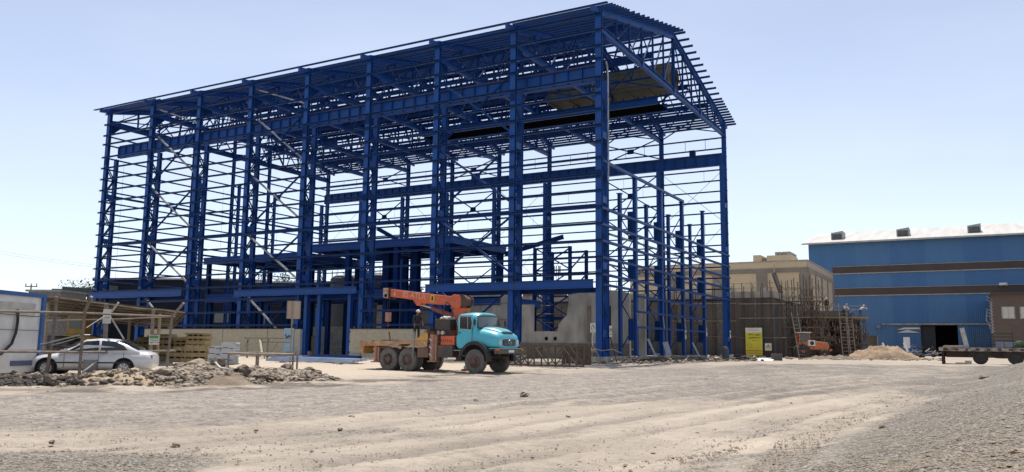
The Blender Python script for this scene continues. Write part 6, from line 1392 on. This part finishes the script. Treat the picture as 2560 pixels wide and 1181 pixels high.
mb.build('guard_rail', PIPE, t)
def plocal(px, D, dz): P = GD(px, D); return (P[0], P[1], A[2]+H_+dz)
def ladder(lab, px, D, ztop, w_, lean, rzz, m):
    P = GD(px, D); t = thing('ladder', lab, 'ladder', P, rzz)
    for s in (-1, 1): MB().bar((s*w_/2, 0, 0), (s*w_/2, lean, ztop), .10, .07, up=(0, 1, 0)).build('stile', m, t)
    n = int(ztop/.42); mb = MB()
    for k in range(1, n): mb.bar((-w_/2, lean*k*.42/ztop-.02, k*.42), (w_/2, lean*k*.42/ztop-.02, k*.42), .05, .05)
    mb.build('rung', m, t)
PT = mat('pale_ladder', (.30, .25, .19), (.18, .15, .12), rough=.8)
ladder('tall pale timber ladder leaning on the front of the scaffold platform', 2116, D0-3.4, H_+1.7, .95, .8, lr, PT)
ladder('second pale ladder just right of the tall one', 2130, D0-2.9, H_+.2, .8, .6, lr, PT)
ladder('leaning pale ladder in front of the corner scaffold', 2005, 92, 5.2, .8, 1.2, lr+.3, PT)
GRD = MATS['rubble']
person('worker in a white shirt bending at the top of the tall ladder', plocal(2113, D0-1.6, .1), lr-R(60), WHC, NAVY, HAT, lean=35, arms=((40, 20), (40, 20)))
person('worker in blue with a white helmet crouching beside the ladder top', plocal(2128, D0-1.3, -.4), lr, BLC, NAVY, HAT, lean=25, arms=((40, 20), (40, 20)), legs=((60, 90), (40, 90)))
person('worker in a white shirt bending over at the right end of the platform', plocal(2154, D0-1.2, .1), lr+R(5), WHC, BLC, HAT, lean=48, arms=((70, 5), (80, 5)), legs=((8, 12), (-6, 8)))
person('worker in dark clothes and white helmet standing on the slab edge', plocal(2070, D0, .8), lr-R(100), DKC, DKC, HAT, lean=4)
person('worker in dark clothes without a helmet standing left on the slab edge', plocal(2035, D0+.8, .8), lr-R(60), DKC, NAVY, None, lean=8, arms=((20, 40), (15, 30)))
person('person in dark clothes standing in the warehouse doorway', GD(2331, 128), lr-R(90), DKC, DKC, None)
# low pale block wall right of the platform
P = GD(2166, 108); Q = GD(2194, 105); t = thing('panel_fence', 'low fence of pale ribbed concrete panels between platform and warehouse', 'fence', P, math.atan2(Q[1]-P[1], Q[0]-P[0])); L2 = np.linalg.norm((Q-P)[:2]); h2 = AD(2180, 839, 106)[2]-P[2]
for k in range(8): MB().box((L2*(k+.5)/8, .04*(k % 2), h2/2), (L2/8-.04, .12, h2-.05*(k % 3))).build('panel', mat('fence_panel', (.28, .255, .21), (.22, .2, .165), rough=.9), t)
# orange tractor
ORT = mat('tractor_orange', (.62, .15, .03), (.5, .13, .03), rough=.45, scale=2, dust=.25)
t = thing('orange_tractor', 'orange tractor with a pale bonnet top parked beside the scaffold', 'tractor', GD(2022, 93), lr+R(-8))
MB().prism([(.0, 1.0), (2.0, .95), (2.12, 1.25), (2.05, 1.75), (.0, 1.95)], (0, -.42, 0), (1, 0, 0), (0, 0, 1), -.84).build('bonnet', ORT, t, bevel=.06)
MB().prism([(.1, 1.94), (1.95, 1.76), (1.95, 1.82), (.1, 2.02)], (0, -.36, 0), (1, 0, 0), (0, 0, 1), -.72).build('bonnet_top', mat('pale_orange', (.62, .50, .42)), t)
MB().box((-.65, 0, 1.4), (1.1, 1.1, 1.0)).build('body', ORT, t, bevel=.04); mb = MB()
for x in (-1.15, .0):
    for y in (-.6, .6): mb.bar((x, y, 1.8), (x*.95, y*.9, 2.85), .09, .09, up=(0, 1, 0))
mb.build('cab_pillar', ORT, t); MB().box((-.58, 0, 2.9), (1.5, 1.4, .12)).build('cab_roof', mat('roof_white', (.6, .58, .55)), t, bevel=.03); MB().box((-.58, 0, 2.35), (.95, 1.05, .8)).build('cab_glass', GLASS, t)
for s in (-1, 1):
    for x, r, wd in ((-.8, .78, .4), (1.5, .50, .26)):
        w_ = MB().lathe([(r*.5, -wd/2), (r*.9, -wd/2), (r, -wd/4), (r, wd/4), (r*.9, wd/2), (r*.5, wd/2)], (x, s*.78, r), 'Y', 22).build('wheel', BLACK, t, smooth=35); MB().lathe([(r*.5, 0), (r*.4, s*.03), (.03, s*.05)], (x, s*(.78+wd/2-.04), r), 'Y', 16).build('rim', ORT, w_)
    MB().box((2.09, s*.28, 1.45), (.06, .18, .14)).build('headlight', MATS['lamp_glass'], t)
mb = MB()
for k in range(4): mb.box((2.11, 0, 1.15+k*.1), (.04, .3, .04))
mb.build('grille', BLACK, t); MB().box((2.25, 0, .95), (.3, 1.0, .2)).build('front_weight', ORT, t)
P = GD(2029, 89); t = thing('air_cooler', 'white outdoor fan unit on a spindly rusty stand in front of the tractor', 'fan unit', P, lr); z = AD(2029, 866, 89)[2]-P[2]
MB().box((0, 0, z+.33), (.70, .3, .62)).build('casing', WHITE, t, bevel=.02); MB().lathe([(.22, 0), (.22, -.03), (.06, -.04)], (0, -.155, z+.33), 'Y', 18).build('fan_grille', BLACK, t)
for x in (-.9, .25): MB().tube((x, 0, 0), (x, 0, z+.05 if x > 0 else z-.2), .04, 5).build('leg', RUST, t)
mb = MB(); rnd = random.Random(3)
for zq in (.35, .9, 1.35): mb.tube((-.95, 0, zq), (.3, 0, zq), .035, 5)
for k in range(5): mb.tube((rnd.uniform(-.9, .3), 0, rnd.uniform(0, .6)), (rnd.uniform(-.9, .3), 0, rnd.uniform(.6, 1.5)), .03, 5)
mb.tube((.1, 0, z), (.35, 0, z+2.6), .05, 5); mb.tube((-.5, 0, z+1.9), (.5, 0, z+2.2), .04, 5); mb.build('brace', RUST, t)
# scrap in front of the warehouse
for px, D, l, s_ in ((2300, 112, 'tangle of dark scrap metal beside the white board', 1.0), (2245, 116, 'scrap heap with a pale strip behind the sand pile', .8)):
    t = thing('scrap_heap', l, 'scrap heap', GD(px, D), lr); mb = MB(); rnd = random.Random(px)
    for k in range(26): a = V(rnd.uniform(-2.2, 2.2), rnd.uniform(-.5, .5), rnd.uniform(.05, .9)); mb.bar(a, a+V(rnd.uniform(-1.2, 1.2), rnd.uniform(-.4, .4), rnd.uniform(-.3, .5)), .12, .08)
    mb.build('scrap_bar', GREYM, t); mb = MB()
    for k in range(6): mb.rock((rnd.uniform(-2, 2), 0, .3), rnd.uniform(.25, .5), rnd, .7, 0)
    mb.build('scrap_lump', CHAS, t)
    MB().bar((-1.6, 0, .5), (-2.2, 0, 2.0), .3, .05, up=(0, 1, 0)).build('pale_strip', WHITE, t)
# flatbed trailer
a = GD(2346, 66); t = thing('flatbed_trailer', 'old flatbed trailer with a pale scuffed deck edge and dark double wheels', 'trailer', a, math.radians(-1)); zt = AD(2346, 868, 66)[2]-a[2]
TRE = mat('trailer_edge', (.34, .32, .29), (.16, .12, .10), rough=.85, scale=2.2, lo=.42, hi=.58, stretch=(1, 1, 2.5)); TRD = mat('trailer_dark', (.05, .022, .02), (.03, .018, .016), rough=.85)
LT = 12.2
MB().box((LT/2, 1.2, zt-.16), (LT, 2.4, .30)).build('deck', TRE, t); MB().box((LT/2+.2, .35, zt-.55), (LT-.6, .16, .5)).build('side_beam', TRD, t); MB().box((LT/2+.2, 2.0, zt-.55), (LT-.6, .16, .5)).build('side_beam', TRD, t)
for y in (.2, 2.2): MB().box((.25, y, (zt-.3)/2), (.16, .16, zt-.3)).build('rear_leg', TRD, t)
MB().box((.25, 1.2, .35), (.14, 2.2, .14)).build('rear_bar', TRD, t)
for x in (2.9, 5.3, 7.7):
    for y in (.35, 2.05):
        w_ = MB().lathe([(.28, -.18), (.48, -.18), (.54, -.1), (.54, .1), (.48, .18), (.28, .18)], (x, y, .54), 'Y', 26).build('wheel', BLACK, t, smooth=35); MB().lathe([(.29, 0), (.2, .04), (.03, .05)], (x, y-.17, .54), 'Y', 16).build('rim', HUB, w_)
    ar = [(math.cos(R(q))*.62+x, math.sin(R(q))*.62+.56) for q in range(0, 181, 15)]; mb = MB()
    for i in range(len(ar)-1): mb.bar((ar[i][0], .1, ar[i][1]), (ar[i+1][0], .1, ar[i+1][1]), .5, .04, up=(0, 1, 0))
    mb.build('mudguard', CHAS, t)
rnd = random.Random(6)
for k in range(16): MB().box((.5+k*.75, -.005, zt-.17), (rnd.uniform(.15, .35), .03, rnd.uniform(.1, .2))).build('rust_patch', RUST, t)
Pt = lambda px, py: None
def ontr(x, y): return (a[0]+x, a[1]+y, a[2]+zt)
t = thing('leaning_post', 'pale broken post standing upright on the trailer deck', 'post', ontr(2.0, .8)); MB().bar((0, 0, 0), (-.28, 0, 1.55), .34, .2, up=(0, 1, 0)).build('shaft', mat('pale_stone', (.5, .48, .42), (.35, .33, .3)), t)
t = thing('plank_pile', 'thin tan boards lying at the rear of the trailer deck', 'boards', ontr(1.0, .6)); mb = MB()
for k in range(3): MB().box((.05*k, .2*k, .03+.05*k), (1.5, .3, .04)).build('board', MATS['pale_timber'], t)
t = thing('green_bush_bundle', 'bundle of green plastic mesh heaped on the trailer', 'mesh bundle', ontr(5.6, 1.0)); MB().rock((0, 0, .22), .40, random.Random(3), .8, 2).build('mesh', mat('green_mesh', (.07, .10, .045), (.035, .05, .025), rough=.9), t, smooth=40)
t = thing('blue_crate_row', 'low row of blue and grey crates on the trailer deck', 'crates', ontr(4.3, 1.2)); 
for k in range(3): MB().box((k*.62, 0, .22), (.56, .5, .42)).build('crate', mat('crate_blue', (.10, .18, .30), (.2, .22, .25)), t, bevel=.02)
t = thing('steel_rack', 'grey steel rack of bars standing behind the trailer post', 'rack', ontr(2.6, 1.6)); mb = MB()
for z in (.25, .55, .85, 1.1): mb.bar((0, 0, z), (2.6, 0, z), .1, .07)
for x in (0, 1.3, 2.6): mb.bar((x, 0, 0), (x, 0, 1.15), .08, .08, up=(0, 1, 0))
mb.build('frame', mat('dark_green_steel', (.05, .065, .055)), t)
for k, (px, l) in enumerate(((2400, 'rusty cable coil on the sand behind the trailer leg'), (2418, 'pale plastic canister on the sand under the trailer'))):
    P = GD(px, 68); t = thing('cable_coil' if k == 0 else 'canister', l, 'coil' if k == 0 else 'canister', P)
    if k == 0: 
        mb = MB(); 
        for q in range(14): aa, bb = 2*PI*q/14, 2*PI*(q+1)/14; mb.tube((.4*math.cos(aa), .4*math.sin(aa), .05), (.4*math.cos(bb), .4*math.sin(bb), .05), .04, 5)
        mb.build('loop', RUST, t)
    else: MB().box((0, 0, .15), (.5, .3, .3)).build('shell', WHITE, t, bevel=.05)

# ================================================================ FAR BACKGROUND, LEFT AND THROUGH THE HALL
def shed(lab, p0, p1, ptop, D, m, dep=14, n='shed'):
    A_ = GD(p0, D); B_ = GD(p1, D-(p1-p0)*.004); z = AD((p0+p1)/2, ptop, D)[2]; t = thing(n, lab, 'building', A_, 0); v = B_-A_; Lx = np.linalg.norm(v[:2]); t.rotation_euler = (0, 0, math.atan2(v[1], v[0])); h = z-A_[2]
    MB().box((Lx/2, dep/2, h/2), (Lx, dep, h)).build('wall', m, t); MB().box((Lx/2, dep/2, h+.1), (Lx+.6, dep+.6, .25)).build('roof', GREYM, t)
    for k in range(int(Lx/6)): MB().box((3+k*6, -.05, h*.45), (2.4, .1, 1.6)).build('window', GLASS, t)
DSH = mat('backlit_shed', (.010, .014, .028), (.016, .02, .03), rough=.8, scale=.4, spec=.1)  # near-black colour paints in the backlit shade of the sheds
shed('long dark blue grey shed beyond the far end of the hall', 225, 620, 699, 128, DSH); shed('dark lower shed seen through the middle bays of the hall', 600, 1010, 708, 124, DSH); shed('small grey hut left of the hall with a flat roof', 60, 140, 728, 110, mat('hut_grey', (.18, .18, .18), (.13, .13, .13)), 6)
for k, (px, D, r, pt, l) in enumerate(((868, 112, 2.6, 688, 'dark round storage tank seen through the sixth bay'), (952, 114, 3.0, 682, 'wider dark round storage tank right of the first'))):
    P = GD(px, D); h = AD(px, pt, D)[2]-P[2]; t = thing('storage_tank', l, 'tank', P); MB().lathe([(r, 0), (r, h-.5), (r*.8, h-.1), (.1, h)], (0, 0, 0), 'Z', 28).build('shell', mat('tank_grey', (.05, .055, .07), (.04, .04, .05), rough=.6), t, smooth=40)
    mb = MB()
    for q in range(12): aa = 2*PI*q/12; mb.tube((r*.95*math.cos(aa), r*.95*math.sin(aa), h-.5), (r*.95*math.cos(aa), r*.95*math.sin(aa), h+.6), .05, 4)
    mb.build('handrail', GREYM, t)
# green overhead structure at the left
P = GD(180, 118); t = thing('conveyor_frame', 'dull green steel conveyor frame rising behind the shelter', 'conveyor', P, lr); GRN = mat('dull_green', (.075, .095, .075), (.05, .065, .055), rough=.8)
z1 = AD(180, 716, 118)[2]-P[2]; MB().box((1.2, 0, z1-.8), (5.6, 2, 1.2), ry=.06).build('hopper', GRN, t); MB().box((4.6, 0, z1-.5), (1.8, 2.2, 1.4)).build('motor_house', GRN, t)
mb = MB()
for x in (-1.5, 1, 3.5): mb.bar((x, 0, 0), (x, 0, z1-1.2), .4, .4, up=(0, 1, 0))
for k in range(4): mb.bar((-1.5+k*1.3, -.3, z1-3.5), (-.2+k*1.2, -.3, z1-1.2), .2, .2)
mb.build('leg', GRN, t); MB().box((-2.6, 0, z1-.5), (1.8, .4, .35)).build('jib', GRN, t)
# trees
def tree(lab, px, D, ptop, rad, seed, nleaf=900, n='broadleaf_tree'):
    P = GD(px, D); h = AD(px, ptop, D)[2]-P[2]; t = thing(n, lab, 'tree', P); rnd = random.Random(seed); mb = MB(); mb.tube((0, 0, 0), (.1, 0, h*.5), .22, 8, .13); ends = []
    for k in range(9):
        a = rnd.uniform(0, 2*PI); e = V(math.cos(a)*rad*rnd.uniform(.3, .8), math.sin(a)*rad*rnd.uniform(.3, .8), h*rnd.uniform(.6, .95)); mb.tube((.05, 0, h*rnd.uniform(.25, .5)), e, .09, 6, .03); ends.append(e)
    mb.build('trunk', mat('bark', (.09, .07, .05)), t); lf = MB()
    for k in range(nleaf):
        e = rnd.choice(ends); c = e+V(rnd.gauss(0, rad*.22), rnd.gauss(0, rad*.22), rnd.gauss(0, h*.07)); s_ = rnd.uniform(.10, .24); a, b = rnd.uniform(0, 2*PI), rnd.uniform(-1, 1); u = V(math.cos(a), math.sin(a), b)*s_; w_ = V(-math.sin(a), math.cos(a), rnd.uniform(-.6, .6))*s_*.6; lf.cm = rnd.choice((0, 0, 1)); lf.add([c-u, c-w_, c+u, c+w_], [(0, 1, 2, 3)])
    lf.build('crown', [mat('leaf_dark', (.035, .055, .022), (.05, .07, .03), rough=.7), mat('leaf_mid', (.07, .095, .04), (.05, .07, .03), rough=.7)], t)
tree('sparse small tree seen through the fourth and fifth bays', 676, 130, 664, 3.2, 3, 1100); tree('dull green tree above the shelter at the far left', 205, 122, 704, 2.6, 4, 700); tree('thin tree rising behind the conveyor frame', 168, 124, 706, 1.8, 5, 400)
# power pole and lines at far left
P = GD(65, 120); t = thing('utility_pole', 'short utility pole with insulators above the cabin roof', 'utility pole', P, lr); z = AD(65, 711, 120)[2]-P[2]; MB().tube((0, 0, 0), (0, 0, z), .16, 8, .1).build('pole', WOOD, t); MB().box((0, 0, z-.25), (1.8, .15, .15)).build('crossarm', WOOD, t); mb = MB()
for x in (-.8, 0, .8): mb.tube((x, 0, z-.2), (x, 0, z+.2), .08, 6)
mb.build('insulator', GREYM, t)
for i, (y0, y1, l) in enumerate(((610, 655, 'uppermost of the thin overhead wires in the left sky'), (617, 660, 'lower of the thin overhead wires in the left sky'))):
    a, b = AD(-200, y0-22, 160), AD(420, y1+22, 200); mb = MB(); n = 14; pts = []
    for k in range(n+1): f = k/n; p = a*(1-f)+b*f; p = p-V(0, 0, 4*f*(1-f)*1.2); pts.append(tuple(p-a))
    o = mb.path(pts, .035, 4).build('overhead_wire', GREYM, None); o.location = tuple(a); tag(o, l, 'wire')
P = GD(1393, 190); t = thing('radio_mast', 'slender radio mast with antenna panels on the horizon seen through the hall', 'mast', P); z = AD(1393, 662, 190)[2]-P[2]; z0 = AD(1393, 681, 190)[2]-P[2]
mb = MB()
for x, y in ((-.5, 0), (.5, 0), (0, .8)): mb.tube((x, y, 0), (x*.5, y*.5, z), .06, 5)
for q in np.arange(1, z, 2.0): mb.bar((-.45, 0, q), (.4, 0, q+1.9), .06, .06)
mb.build('lattice', GREYM, t); mb = MB()
for x in (-.7, -.2, .5, .8): mb.box((x, -.2, z-.9), (.2, .15, 1.6))
mb.build('antenna_panel', GREYM, t)
print('objects', len(sc.objects), 'YW', YW, 'YD', YD)
